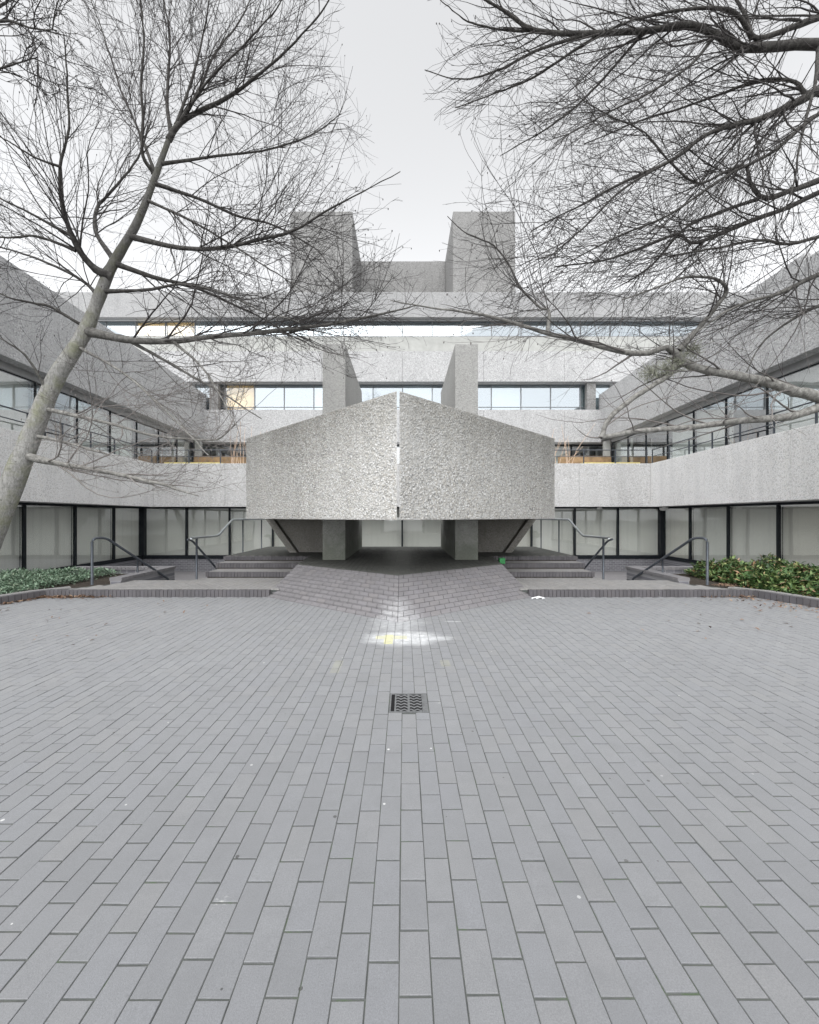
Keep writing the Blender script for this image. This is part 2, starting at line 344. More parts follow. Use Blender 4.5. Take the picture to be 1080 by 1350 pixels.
# drain grate
gx0, gx1, gy0, gy1 = GR
g = thing('drain_grate', 'cast iron drain grate with wavy bars set in the paving', 'drain', ((gx0 + gx1) / 2, gy0, 0))
MB().box(gx0 + .004, gx1 - .004, gy0 + .004, gy1 - .004, -.0046, -.0035).build('sump_shade', 'void_shade', g)  # thin black plate, the hole's darkness put into its colour
m = MB()
for b in ((gx0 + .004, gx1 - .004, gy0 + .004, gy0 + .018), (gx0 + .004, gx1 - .004, gy1 - .018, gy1 - .004), (gx0 + .004, gx0 + .016, gy0 + .018, gy1 - .018), (gx1 - .016, gx1 - .004, gy0 + .018, gy1 - .018)): m.box(*b, -.0034, .001)
m.build('frame', 'iron', g)
m = MB(); m.box((gx0 + gx1) / 2 - .009, (gx0 + gx1) / 2 + .009, gy0 + .02, gy1 - .02, -.0034, .0015); m.box(gx0 + .045, gx0 + .058, gy0 + .02, gy1 - .02, -.0034, .001); m.box(gx1 - .05, gx1 - .0165, gy0 + .02, gy1 - .02, -.0034, .001)
m.build('rib', 'iron', g)
for q in range(6):
    yb = gy0 + .048 + q * .053; m = MB(); N = 24
    for i in range(N):
        xa = gx0 + .058 + (gx1 - gx0 - .108) * i / N; xb = gx0 + .058 + (gx1 - gx0 - .108) * (i + 1) / N
        fa = .011 * math.sin(i / N * 4 * 2 * math.pi); fb = .011 * math.sin((i + 1) / N * 4 * 2 * math.pi)
        m.hexa([(xa, yb + fa - .0095, -.0034), (xb, yb + fb - .0095, -.0034), (xb, yb + fb + .0095, -.0034), (xa, yb + fa + .0095, -.0034),
                (xa, yb + fa - .0085, 0), (xb, yb + fb - .0085, 0), (xb, yb + fb + .0085, 0), (xa, yb + fa + .0085, 0)])
    m.build('wavy_bar', 'iron', g)

# brick courses standing on edge along a line (kerbs, nosings)
def course(m, a, b, z0, z1, depth, w=.075, gap=.008, inward=1):
    a = Vector((*a, 0)); b = Vector((*b, 0)); d = b - a; L = d.length; d /= L; nrm = Vector((-d.y, d.x, 0)) * inward
    n = max(1, round(L / w)); ww = L / n
    for i in range(n):
        j = random.uniform(-.002, .002); zz = z1 + random.uniform(-.0015, .0015)
        p0 = a + d * (i * ww + gap / 2) + nrm * j; p1 = a + d * ((i + 1) * ww - gap / 2) + nrm * j; q1 = p1 + nrm * depth; q0 = p0 + nrm * depth; c = .005
        pts = [p0, p1, q1, q0]
        if inward < 0: pts = [p1, p0, q0, q1]
        m.hexa([(p.x, p.y, z0) for p in pts] + [(p.x, p.y, zz) for p in pts])
# landing slabs, kerbs, planting beds: mirrored
LZ = .13; PZ = .50
for sx, side in ((-1, 'tree'), (1, 'shrub')):
    S = lambda pts: [(sx * x, y) for x, y in pts]
    lp = [(2.40, KY + .1), (6.72, KY + .1), (6.2, 8.8), (6.02, 9.0), (5.97, 9.40), (4.66, 9.40), (4.66, 9.80), (2.2, 9.80)]
    ld = struct(MB().prism(S(lp), LOW - .02, LZ - .012).build('landing', 'joint'))
    m = MB()
    for i in range(0, 50):
        for j in range(-1, 12):
            x0 = 2.35 + i * PX; xc = x0 + PX / 2; ya = KY + .105 + j * PY + (PY / 2 if i % 2 else 0)
            y0 = max(ya, KY + .105); y1 = min(ya + PY, 9.39 if xc > 4.62 else 9.765); lim = 6.72 - (y1 - KY) * .74 if y1 < 8.8 else 6.03
            if y1 - y0 < .03 or xc > lim - .04: continue
            a, b = sorted((sx * (x0 + .003), sx * (x0 + PX - .003)))
            m.brick(a, b, y0 + .004, y1 - .004, LZ + random.uniform(-.001, .001), .003, .02)
    stuff(m.build('landing_bricks', 'paver_landing', ld))
    kb = thing('brick_kerb', 'low dark brick kerb edging the ' + ('grey-green ground cover bed' if sx < 0 else 'broad-leaved shrub bed'), 'kerb', (sx * 6.8, KY, 0))
    m = MB(); course(m, (sx * 2.50, KY), (sx * 6.8, KY), -.012, LZ + .002, .10, inward=sx)
    stuff(m.build('front_bricks', 'paver_dark', kb))
    m = MB(); course(m, (sx * 6.8, KY - .002), (sx * kerbx(-3), -3), -.012, LZ + .001, .12, .1, inward=sx)
    stuff(m.build('side_bricks', 'paver_dark', kb))
    m = MB(); m.prism(S([(6.96, KY - .02), (6.86, KY + .14), (6.60, KY + .36), (6.74, KY + .50), (7.02, KY + .12), (7.14, KY + .02), (kerbx(-3) + .36, -3), (kerbx(-3) + .13, -3)]), LOW, LZ - .002).build('coping', 'paver_landing', kb)
    bed = [(7.08, KY + .1), (6.34, 8.88), (6.19, 9.02), (6.19, 10.88), (8.5, 10.88), (9.5, 9.9), (13.2, -3), (kerbx(-3) + .3, -3)]
    struct(MB().prism(S(bed), LOW - .02, .07).build('planting_bed', 'soil'))
    bw = thing('brick_wall', 'low brick retaining wall behind the ' + ('grey-green ground cover bed' if sx < 0 else 'broad-leaved shrub bed'), 'wall', (sx * 6.1, 9, LOW))
    MB().prism(S([(5.97, 9.0), (6.19, 9.0), (6.19, 10.9), (5.97, 10.9)]), LOW, .17).build('side_wall', 'plinth_brick', bw)
    MB().prism(S([(5.97, 10.902), (8.5, 10.902), (8.5, 11.12), (5.97, 11.12)]), LOW, .17).build('end_wall', 'plinth_brick', bw)
    m = MB(); course(m, (sx * 5.95, 9.0), (sx * 5.95, 11.14), .17, .24, .26, .1, inward=-sx); course(m, (sx * 6.21, 11.14), (sx * 8.52, 11.14), .17, .24, .26, .1, inward=-sx)
    stuff(m.build('coping_bricks', 'paver_podium', bw))
    # brick treads going up to the podium
    stp = thing('brick_steps', 'three dark brick steps rising to the podium beside the ' + ('leaning tree' if sx < 0 else 'small green block'), 'steps', (sx * 3.5, 9.8, LZ))
    zs = [LZ, .255, .385, PZ]; ys = [9.77, 10.47, 11.06, 11.9]; xo = [4.52, 4.60, 4.66]
    for q in range(3):
        st_ = MB().prism(S([(2.2, ys[q] + .08), (xo[q], ys[q] + .08), (xo[q], ys[q + 1] + .09), (2.2, ys[q + 1] + .09)]), (zs[q] - .03) if q else LZ - .05, zs[q + 1] - .004).build('step', 'paver_landing', stp)
        m = MB(); course(m, (sx * 2.2, ys[q]), (sx * xo[q], ys[q]), zs[q] + .018, zs[q + 1], .11, .075, inward=sx)
        stuff(m.build('nosing_bricks', 'paver_dark', st_))
        MB().prism(S([(2.2, ys[q] + .03), (xo[q] - .03, ys[q] + .03), (xo[q] - .03, ys[q] + .079), (2.2, ys[q] + .079)]), zs[q] - .005, zs[q] + .017).build('riser', 'soil', st_)
    # sunken stair going down beside the podium
    dn = thing('sunken_stair', 'brick stair going down to the sunken court beside the ' + ('leaning tree' if sx < 0 else 'broad-leaved shrubs'), 'stairs', (sx * 5.3, 9.4, LOW))
    for q in range(7):
        MB().prism(S([(4.68, 9.41 + .27 * q), (5.96, 9.41 + .27 * q), (5.96, 9.41 + .27 * (q + 1) - .002), (4.68, 9.41 + .27 * (q + 1) - .002)]), LOW - .02, LZ - .165 * (q + 1)).build('tread', 'paver_podium', dn)

# sunken court floor
struct(MB().box(-14, 14, 9.81, 20.2, LOW - .04, LOW).build('sunken_court', 'paver_podium'))
# podium
pod = [(0, 7.52), (2.25, 9.27), (2.42, 11.0), (2.42, 11.14), (4.66, 11.15), (4.66, 14.8), (-4.66, 14.8), (-4.66, 11.15), (-2.42, 11.14), (-2.42, 11.0), (-2.25, 9.27)]
po = struct(MB().prism(pod, LOW - .02, PZ - .005).build('podium', 'paver_shaded'))
def inpoly(x, y, P):
    r = False
    for i in range(len(P)):
        (x1, y1), (x2, y2) = P[i], P[i - 1]
        if (y1 > y) != (y2 > y) and x < (x2 - x1) * (y - y1) / (y2 - y1) + x1: r = not r
    return r
m = MB()
for i in range(-43, 43):
    for j in range(0, 36):
        x0 = i * PX; y0 = 7.5 + j * PY + (PY / 2 if i % 2 else 0)
        if all(inpoly(x0 + a, y0 + b, pod) for a in (.03, PX - .03) for b in (.03, PY - .03)): m.brick(x0 + .003, x0 + PX - .003, y0 + .004, y0 + PY - .004, PZ + random.uniform(-.001, .001), .003, .02)
stuff(m.build('podium_bricks', 'paver_shaded', po))
# ramp: two prow-shaped slopes of brick courses
rp = thing('brick_ramp', 'prow-shaped brick ramp with stepped courses in front of the podium', 'ramp', (0, 6.1, 0))
T0, E0, T1, E1 = Vector((0, 6.12, 0)), Vector((2.58, 8.12, 0)), Vector((0, 7.52, PZ)), Vector((2.25, 9.27, PZ))
mxs = lambda v, sx: Vector((sx * v.x, v.y, v.z))
m = MB()
for sx in (-1, 1):
    t0, e0, t1, e1 = [mxs(v, sx) for v in (T0, E0, T1, E1)]
    dn = Vector((0, 0, -.022)); q = [t0 + dn, e0 + dn, e1 + dn, t1 + dn]
    if sx < 0: q = q[::-1]
    b = [Vector((p.x, p.y, -.3)) for p in q]; m.hexa(b + q)
    e0f = Vector((sx * 2.58, 8.12, -.3))
m.build('ramp_core', 'joint_dark', rp)
NR = 10
for sx in (-1, 1):
    for j in range(NR):
        ta, tb = j / NR, (j + 1) / NR
        A0, B0 = mxs(T0.lerp(T1, ta), sx), mxs(E0.lerp(E1, ta), sx); A1, B1 = mxs(T0.lerp(T1, tb), sx), mxs(E0.lerp(E1, tb), sx)
        L = (B0 - A0).length; u = -(.1075 if j % 2 else 0) - .0
        while u < L - .01:
            s0 = max(u, 0) / L; s1 = min(u + .2165, L) / L
            if (s1 - s0) * L > .03:
                g_ = .0045 / L; s0g, s1g = s0 + g_, s1 - g_
                lift = .010 if sx < 0 else .005
                lo0, lo1, hi0, hi1 = A0.lerp(B0, s0g), A0.lerp(B0, s1g), A1.lerp(B1, s0g), A1.lerp(B1, s1g)
                up = Vector((0, 0, 1)); r = random.uniform(-.002, .002)
                d = (hi0 - lo0) * (.12 if sx < 0 else .05)
                q = [lo0 + up * (lift + r) + d, lo1 + up * (lift + r) + d, hi1 + up * r - d, hi0 + up * r - d]; bq = [p - up * .05 for p in q]
                if sx < 0: q = q[::-1]; bq = bq[::-1]
                MB().hexa(bq + q).build('ramp_brick', 'paver_ramp', rp)
            u += .2165

# ------------------------------------------------------------ handrails
def rounded(pts, r=.12, n=4):
    P = [Vector(p) for p in pts]; out_ = [P[0]]
    for i in range(1, len(P) - 1):
        a, b = (P[i - 1] - P[i]), (P[i + 1] - P[i]); rr = min(r, a.length * .45, b.length * .45)
        p0 = P[i] + a.normalized() * rr; p1 = P[i] + b.normalized() * rr
        for k_ in range(n + 1):
            t = k_ / n; out_.append(p0 * (1 - t) ** 2 + P[i] * 2 * t * (1 - t) + p1 * t * t)
    return out_ + [P[-1]]
for sx in (-1, 1):
    nb = 'leaning tree' if sx < 0 else 'small green block'
    h = thing('handrail', 'long cranked steel handrail up the steps on the side of the ' + nb, 'handrail', (sx * 4.57, 9.5, LZ))
    X = sx * 4.60; rz = PZ + .965
    MB().tube(rounded([(X, 14.7, rz), (X, 11.50, rz), (X, 10.62, 1.065), (X, 9.28, 1.075)], .1), .028, 10).build('rail', 'rail_bright', h, smooth=True)
    MB().tube([(X, 9.52, LZ - .01), (X, 9.52, 1.06)], .024, 10).build('post', 'rail_steel', h, smooth=True)
    for y in (12.25, 13.85): MB().tube([(X, y, PZ - .02), (X, y, rz)], .02, 8).build('post', 'rail_steel', h, smooth=True)
    MB().tube(rounded([(sx * 4.74, 9.40, 1.04), (sx * 4.74, 9.60, 1.0), (sx * 4.74, 11.5, -.20)], .1), .024, 8).build('stair_rail', 'rail_steel', h, smooth=True)
    MB().tube([(sx * 4.74, 11.1, LOW), (sx * 4.74, 11.1, .05)], .02, 8).build('post', 'rail_steel', h, smooth=True)
    h = thing('handrail', 'short sloping steel handrail down to the sunken court beside the ' + ('leaning tree' if sx < 0 else 'broad-leaved shrubs'), 'handrail', (sx * 6.5, 8.95, LZ))
    MB().tube(rounded([(sx * 6.52, 8.92, LZ - .03), (sx * 6.52, 8.92, 1.09), (sx * 6.40, 9.16, 1.09), (sx * 5.86, 10.62, -.02), (sx * 5.86, 10.62, -.16)], .11, 6), .027, 10).build('rail', 'rail_steel', h, smooth=True)
    MB().tube([(sx * 6.145, 9.85, .2), (sx * 6.145, 9.85, .55)], .021, 8).build('post', 'rail_steel', h, smooth=True)

# ------------------------------------------------------------ prow canopy
cp = thing('concrete_canopy', 'massive split prow of coarse pebbled concrete carried on two tall fins', 'canopy', (0, 10.2, PZ))
CZ0, CZ1 = 1.495, 3.52
for sx in (-1, 1):
    a = Vector((.028, 6.6)); b = Vector((3.90, 10.62)); d = (b - a); L = d.length; d /= L; nrm = Vector((d.y, -d.x))
    nu, nv = 640, 232
    U = np.linspace(0, 1, nu + 1); Vv = np.linspace(0, 1, nv + 1)
    verts = np.zeros((nv + 1, nu + 1, 3), np.float32)
    for jv in range(nv + 1):
        z = CZ0 + (CZ1 - CZ0) * Vv[jv]
        for iu in range(nu + 1):
            s = U[iu] * L; e = min(s, L - s, z - CZ0, CZ1 - z)
            q = Vector((s * 34 + sx * 50, z * 34, 3.1 * sx)); q += noise.noise_vector(q * .7) * .35
            dd = noise.voronoi(q)[0]; hgt = (.028 * (1 - min(dd[0] * 1.25, 1)) - .016 + .004 * noise.noise(q * .15)) * min(1, max(0, e / .03)) - (.010 * max(0, 1 - e / .02))
            p = a + d * s + nrm * hgt; verts[jv, iu] = (sx * p.x, p.y, z)
    V = verts.reshape(-1, 3); idx = np.arange((nu + 1) * (nv + 1)).reshape(nv + 1, nu + 1)
    Fq = np.stack([idx[:-1, :-1], idx[:-1, 1:], idx[1:, 1:], idx[1:, :-1]], -1).reshape(-1, 4)
    if sx < 0: Fq = Fq[:, ::-1]
    half = MB(); i_ = -nrm * .34
    half.prism([(sx * x, y) for x, y in ((a.x + .001, a.y + .012), (b.x - .012, b.y), (b.x - .012, b.y + .46), (a.x + .001, a.y + .46))], CZ0 + .002, CZ1 - .002)
    ho = half.build('prow_wall', 'aggregate_coarse', cp)
    link('pebbled_face', npmesh('pebbled_face', 'aggregate_coarse', V, Fq, False), ho)
    MB().box(sx * 3.56, sx * 3.89, 11.09, 13.3, CZ0 + .001, CZ1 - .003).build('side_wall', 'aggregate_coarse', cp)
    MB().prism([(sx * .16, 7.3), (sx * 3.55, 10.85), (sx * 3.55, 13.3), (sx * .16, 13.3)], CZ0 + .02, CZ0 + .28).build('terrace_floor', 'concrete_hull', cp)
    MB().box(sx * 1.33, sx * 1.885, 10.2, 14.2, PZ - .01, 5.74).build('fin', 'concrete_fin', cp, .012)
    # splayed hull under the terrace
    MB().hexa([(sx * x, y, z) for x, y, z in ((1.89, 12.42, PZ), (3.0, 12.42, PZ), (3.0, 13.2, PZ), (1.89, 13.2, PZ), (1.89, 12.40, CZ0 + .018), (3.72, 12.40, CZ0 + .018), (3.72, 13.2, CZ0 + .018), (1.89, 13.2, CZ0 + .018))][::1]).build('hull_panel', 'concrete_hull', cp)
    MB().hexa([(sx * x, y, z) for x, y, z in ((3.03, 12.25, PZ), (3.24, 12.25, PZ), (3.24, 13.25, PZ), (3.03, 13.25, PZ), (3.75, 12.25, CZ0 + .018), (3.97, 12.25, CZ0 + .018), (3.97, 13.25, CZ0 + .018), (3.75, 13.25, CZ0 + .018))]).build('hull_rib', 'concrete_hull', cp)

# ------------------------------------------------------------ office building
bd = thing('office_building', 'pale brutalist concrete office building wrapping the court with stacked bands and roof towers', 'building', (0, 20, LOW))
BG = (-11.1, -7.9, -4.0, 0, 4.0, 7.9, 11.1)
XB, YB, XG, YG, ZS, ZP = 11.1, 18.77, 12.33, 20.0, 1.985, 3.92
gp = .0035
# first balcony, back
for i in range(6):
    MB().box(BG[i] + gp, BG[i + 1] - gp, YB, YB + .28, ZS, ZP).build('balcony_panel', 'aggregate_mid', bd, .012)
MB().box(-XB - 8, XB + 8, YB + .29, 30.4, ZS + .03, 2.85).build('floor_slab', 'soffit', bd)
wx = lambda Y: XB - (YB - Y) * .062
for sx in (-1, 1):
    ysn = [YB + .27, 15.1, 11.5, 7.8, 4.1]
    for i in range(4):
        ya, yb = ysn[i] - gp, ysn[i + 1] + gp
        MB().prism([(sx * wx(ya), ya), (sx * (wx(ya) + .28), ya), (sx * (wx(yb) + .28), yb), (sx * wx(yb), yb)], ZS - .002, ZP + .003).build('balcony_panel', 'aggregate_fine', bd, .012)
    MB().prism([(sx * (wx(YB) + .29), YB + .3), (sx * 19, YB + .3), (sx * 19, 4.1), (sx * (wx(4.1) + .29), 4.1)], ZS + .028, 2.848).build('floor_slab', 'soffit', bd)
# railings on the balcony
def railing(pts, name='railing', h=.62, pitch=1.0):
    P = [Vector(p) for p in pts]; o = MB(); 
    for z in (h, h * .52): o.tube([p + Vector((0, 0, z)) for p in P], .022 if z == h else .017, 6)
    ro = o.build(name, 'rail_steel', bd)
    for a, b in zip(P[:-1], P[1:]):
        n = max(1, int((b - a).length / pitch))
        for i in range(n + 1):
            q = a.lerp(b, i / n); MB().box(q.x - .02, q.x + .02, q.y - .02, q.y + .02, q.z - .01, q.z + h).build('post', 'rail_steel', ro)
for sx in (-1, 1):
    railing([(sx * (wx(4.2) + .14), 4.2, ZP), (sx * (wx(YB) + .12), YB + .1, ZP)], pitch=1.25)
    railing([(sx * 3.9, YB + .14, ZP - .004), (sx * (XB - .1), YB + .14, ZP - .004)], pitch=1.25)
# window: frame bars (mesh) with pane and blind as sub-parts
def window_y(x0, x1, y, z0, z1, glassm, frame='frame_dark', blind=None, bw=.05, transom=None, bd_=.10, blind_gap=.12):
    m = MB(); d = bd_ / 2
    m.box(x0, x0 + bw / 2, y - d, y + d, z0, z1); m.box(x1 - bw / 2, x1, y - d, y + d, z0, z1)
    m.box(x0 + bw / 2, x1 - bw / 2, y - d + .004, y + d - .004, z0, z0 + bw); m.box(x0 + bw / 2, x1 - bw / 2, y - d + .004, y + d - .004, z1 - bw, z1)
    if transom: m.box(x0 + bw / 2, x1 - bw / 2, y - d + .01, y + d - .01, transom - .015, transom + .015)
    o = m.build('window', frame, bd)
    MB().box(x0 + bw / 2, x1 - bw / 2, y - .008, y + .008, z0 + bw, z1 - bw).build('pane', glassm, o)
    if blind: MB().box(x0 + .03, x1 - .03, y + blind_gap, y + blind_gap + .01, z0 + .02, z1 - random.choice([.02, .02, .05, .12])).build('blind', blind, o)  # with blind_glow it stands in for reflection and room glow in the pane
def window_x(sx, x, y0, y1, z0, z1, glassm, frame='frame_dark', blind=None, bw=.05, bd_=.10, blind_gap=.12):
    m = MB(); d = bd_ / 2; B = lambda xa, xb, *r: m.box(sx * xa, sx * xb, *r)
    B(x - d, x + d, y0, y0 + bw / 2, z0, z1); B(x - d, x + d, y1 - bw / 2, y1, z0, z1)
    B(x - d + .004, x + d - .004, y0 + bw / 2, y1 - bw / 2, z0, z0 + bw); B(x - d + .004, x + d - .004, y0 + bw / 2, y1 - bw / 2, z1 - bw, z1)
    o = m.build('window', frame, bd)
    MB().box(sx * (x - .008), sx * (x + .008), y0 + bw / 2, y1 - bw / 2, z0 + bw, z1 - bw).build('pane', glassm, o)
    if blind: MB().box(sx * (x + blind_gap), sx * (x + blind_gap + .01), y0 + .03, y1 - .03, z0 + .02, z1 - random.choice([.02, .06, .1])).build('blind', blind, o)
ZB = -.36
for i in range(-6, 6): window_y(i * 2.05 + (.03 if i == -6 else 0), (i + 1) * 2.05 - (.03 if i == 5 else 0), YG, ZB, ZS + .02, 'glass_ground', blind='blind', bw=.075)
MB().box(-12.3, 12.3, YG - .03, YG + .3, LOW - .02, ZB - .001).build('plinth', 'plinth_brick', bd)
MB().box(-12.3, 12.3, YG - .07, YG + .1, ZB - .09, ZB - .0015).build('sill', 'frame_dark', bd)
for sx in (-1, 1):
    yy = [20.0 - .1, 18.0, 15.88, 13.75, 11.62, 9.5, 7.37, 5.25]
    for i in range(7): window_x(sx, XG, yy[i + 1], yy[i], ZB, ZS + .02, 'glass_ground', blind='blind', bw=.08)
    MB().box(sx * XG - .12, sx * XG + .12, YG - .12, YG + .12, ZB - .1, ZS + .025).build('corner_post', 'frame_dark', bd)
    MB().box(sx * (XG - .03), sx * (XG + .3), 5.2, YG - .13, LOW - .02, ZB - .001).build('plinth', 'plinth_brick', bd)
    MB().box(sx * (XG - .06), sx * (XG + .1), 5.2, YG - .13, ZB - .07, ZB - .0015).build('sill', 'frame_dark', bd)
    MB().box(sx * 18.3, sx * 18.6, 4.1, 31, LOW, 8.5).build('inner_wall', 'interior', bd)
MB().box(-18, 18, 30.5, 30.8, LOW, 14.3).build('inner_wall', 'interior', bd)
UPPER[0] = True
# upper bands, back
Y2 = 21.3
def band(z0, z1, xm, joints, mat='aggregate_far', depth=.35):
    xs = [-xm] + [j for j in joints if abs(j) < xm] + [xm]
    for a, b in zip(xs[:-1], xs[1:]): MB().box(a + gp, b - gp, Y2, Y2 + depth, z0, z1).build('concrete_band', mat, bd, .012)
J = [-16.4, -12.3, -8.2, -4.1, 0, 4.1, 8.2, 12.3, 16.4]
band(5.31, 6.96, 10.06, J); band(8.38, 9.92, 19, J); band(11.64, 12.91, 24, J, 'concrete_roof')
MB().box(-12, 12, Y2 + .36, 25.9, 5.33, 6.2).build('floor_slab', 'soffit', bd)
MB().box(-24, 24, Y2 + .36, 25.9, 8.40, 9.2).build('floor_slab', 'soffit', bd)
MB().box(-24, 24, Y2 + .36, 33, 11.66, 12.6).build('roof_slab', 'soffit', bd)
MB().box(-22, 22, 21.72, 21.9, 9.21, 10.84).build('apron_wall', 'concrete_smooth', bd)
for i in range(-7, 7):
    warm = i in (-6,)
    window_y(i * 1.535, (i + 1) * 1.535, 21.85, 6.21, 8.405, 'glass_ground' if warm else 'glass_upper', 'frame_light', 'blind_glow' if warm else ('blind' if i % 3 == 0 else None), .045, transom=7.22)
for sx in (-1, 1): MB().box(sx * 9.4, sx * 9.85, 21.45, 21.72, 6.97, 8.37).build('column', 'concrete_tower', bd)
for i in range(-12, 12):
    warm = i in (-9, -8)
    window_y(i * 1.535, (i + 1) * 1.535, 21.80, 10.845, 11.665, 'glass_ground' if warm else 'glass_upper', 'frame_light', 'blind_glow' if warm else None, .04, bd_=.08)
UPPER[0] = False
# first floor recess glazing, back
for i in range(-6, 6): window_y(i * 2.05, (i + 1) * 2.05, 25.6, 2.86, 5.93, 'glass_terrace', 'frame_dark', 'blind' if i in (-4, 3, 4) else None, .08)
for sx in (-1, 1):
    MB().box(sx * 8.3, sx * 10.9, YB + .5, YB + .9, 2.855, 4.03).build('yellow_glow', 'yellow_glow', bd)  # added strip, coloured as the interior glow above the parapet
    MB().box(sx * 9.0, sx * 11.9, 24.0, 24.4, 2.855, 5.0).build('orange_glow_screen', 'glow_brown', bd)  # added screen, coloured as the orange glow of the rooms
    MB().box(sx * 11.75, sx * 12.05, 24.4, 24.7, 2.855, 5.94).build('column', 'concrete_smooth', bd)
UPPER[0] = True
# wings, upper floor
for sx in (-1, 1):
    wu = lambda Y: 10.05 - (Y2 - Y) * .045
    ysn = [Y2 + .3, 17.6, 13.8, 9.95]
    for i in range(3):
        ya, yb = ysn[i] - gp, ysn[i + 1] + gp
        MB().prism([(sx * wu(ya), ya), (sx * (wu(ya) + .35), ya), (sx * (wu(yb) + .35), yb), (sx * wu(yb), yb)], 5.42, 7.78).build('concrete_band', 'aggregate_far', bd, .012)
    MB().prism([(sx * wu(9.94), 9.94), (sx * (wu(9.94) + .35), 9.94), (sx * (wu(4.1) + .35), 4.1), (sx * wu(4.1), 4.1)], 5.42, 7.62).build('concrete_band', 'aggregate_far', bd, .012)
    MB().prism([(sx * (wu(21) + .36), 21.3), (sx * 19, 21.3), (sx * 19, 4.1), (sx * (wu(4.1) + .36), 4.1)], 5.50, 6.3).build('floor_slab', 'soffit', bd)
    MB().prism([(sx * (wu(21) + .42), 21.2), (sx * (wu(21) + .60), 21.2), (sx * (wu(4.1) + .60), 4.1), (sx * (wu(4.1) + .42), 4.1)], 5.26, 5.499).build('fascia_beam', 'fascia', bd)
    MB().prism([(sx * (wu(21) + .36), 21.3), (sx * 19, 21.3), (sx * 19, 4.1), (sx * (wu(4.1) + .36), 4.1)], 6.9, 7.5).build('roof_slab', 'soffit', bd)
    MB().box(sx * 10.5, sx * 19, 4.12, 4.4, 6.3, 7.0).build('end_wall', 'concrete_tower', bd)
UPPER[0] = False
for sx in (-1, 1):
    y = 24.45; n_ = 0
    while y > 5:
        x = (10.05 - (21.3 - y / UPS) * .045 + .52) * UPS; x2 = (10.05 - (21.3 - (y - 1.83) / UPS) * .045 + .52) * UPS
        window_x(sx, (x + x2) / 2, y - 1.83, y, 2.86, 5.87, 'glass_terrace', blind=None if n_ in (1, 2, 5) else 'blind', bw=.05, bd_=.09, blind_gap=.2); y -= 1.83; n_ += 1
UPPER[0] = True
# roof towers
for sx in (-1, 1): MB().box(sx * 2.87, sx * 6.42, 24, 28.9, 12.61, 18.95).build('roof_tower', 'concrete_tower', bd, .02)
MB().box(-2.86, 2.86, 28.6, 31, 12.61, 18.9).build('roof_tower', 'concrete_tower', bd, .02)
UPPER[0] = False
# soffit lamps
def lamp(x, y, lab, s=1.):
    l = thing('bulkhead_lamp', lab, 'lamp', (x, y, ZS + .03))
    MB().tube([(x, y, ZS + .028), (x, y, ZS - .03 * s)], .07 * s, 12).build('lamp_base', 'lamp_white', l)
    MB().tube([(x, y, ZS - .031 * s), (x, y, ZS - .10 * s), (x, y, ZS - .15 * s), (x, y, ZS - .17 * s)], [.17 * s, .17 * s, .14 * s, .06 * s], 16).build('lamp_shade', 'lamp_white', l, smooth=True)
lamp(11.75, 18.9, 'white round bulkhead lamp under the balcony soffit beside the dark corner post')
lamp(9.1, 19.4, 'small white lamp under the soffit in front of the grey-green ground floor glazing', .6)

# ------------------------------------------------------------ small things
gb = MB().box(2.43, 2.57, 10.30, 10.44, .392, .53).build('green_block', 'green_paint', None, .01); tag(gb, 'small green painted block at the inner end of the steps', 'block')
m = MB(); P = [Vector((2.62 + .17 * math.cos(a) * random.uniform(.6, 1.1), 7.95 + .07 * math.sin(a) * random.uniform(.6, 1.1), .006 + random.uniform(0, .03))) for a in np.linspace(0, 2 * math.pi, 11)[:-1]]
cc = Vector((2.63, 7.95, .05))
for i in range(10): m.face([P[i], P[(i + 1) % 10], cc])
for i in range(10): m.face([P[(i + 1) % 10], P[i], (P[i].x, P[i].y, .002), ]) 
tag(m.build('paper_scrap', 'paper'), 'crumpled white paper scrap lying against the kerb beside the ramp', 'litter')
def leaves(n, fn, size, mat, name, flat=.5):
    V = []; Fc = []
    for i in range(n):
        p, s = fn(); L = size * random.choice([.55, .75, 1., 1.25, 1.5]) * random.uniform(.85, 1.15) * s; W = L * random.uniform(.32, .48)
        a = random.uniform(0, 2 * math.pi); el = random.gauss(.25, flat)
        d = Vector((math.cos(a) * math.cos(el), math.sin(a) * math.cos(el), math.sin(el))); sd_ = d.cross(Vector((0, 0, 1))).normalized(); sd_ = (sd_ + Vector((0, 0, random.uniform(-.5, .5)))).normalized()
        up = sd_.cross(d); p = Vector(p); b = len(V)
        V += [tuple(p), tuple(p + d * L * .45 + sd_ * W * .5 + up * L * .05), tuple(p + d * L - up * L * .12), tuple(p + d * L * .45 - sd_ * W * .5 + up * L * .05)]
        Fc.append((b, b + 1, b + 2, b + 3))
    return npmesh(name, mat, V, Fc, False)
def bedpt(sx, y0, y1, inset, wfun):
    y = random.uniform(y0, y1); 
    x0 = max(kerbx(y) + .30, 6.75 if y > 8.3 else 0) + inset; return sx * (x0 + random.random() * wfun(y)), y
def lf():
    while True:
        x, y = bedpt(-1, 5.6, 10.7, 0.02, lambda y: 2.6)
        if y > 8.2 and x > -6.45 - (10.7 - y) * .25: continue
        h = .07 + .16 * max(.0, noise.noise(Vector((x * 1.9, y * 1.9, 0))) + .55); return (x, y, .06 + random.random() ** .6 * h), 1
stuff(tag(link('ground_cover', leaves(34000, lf, .050, 'leaf_grey_green', 'ground_cover', .5)), 'low grey-green creeping ground cover behind the kerb under the leaning tree', 'ground cover'))
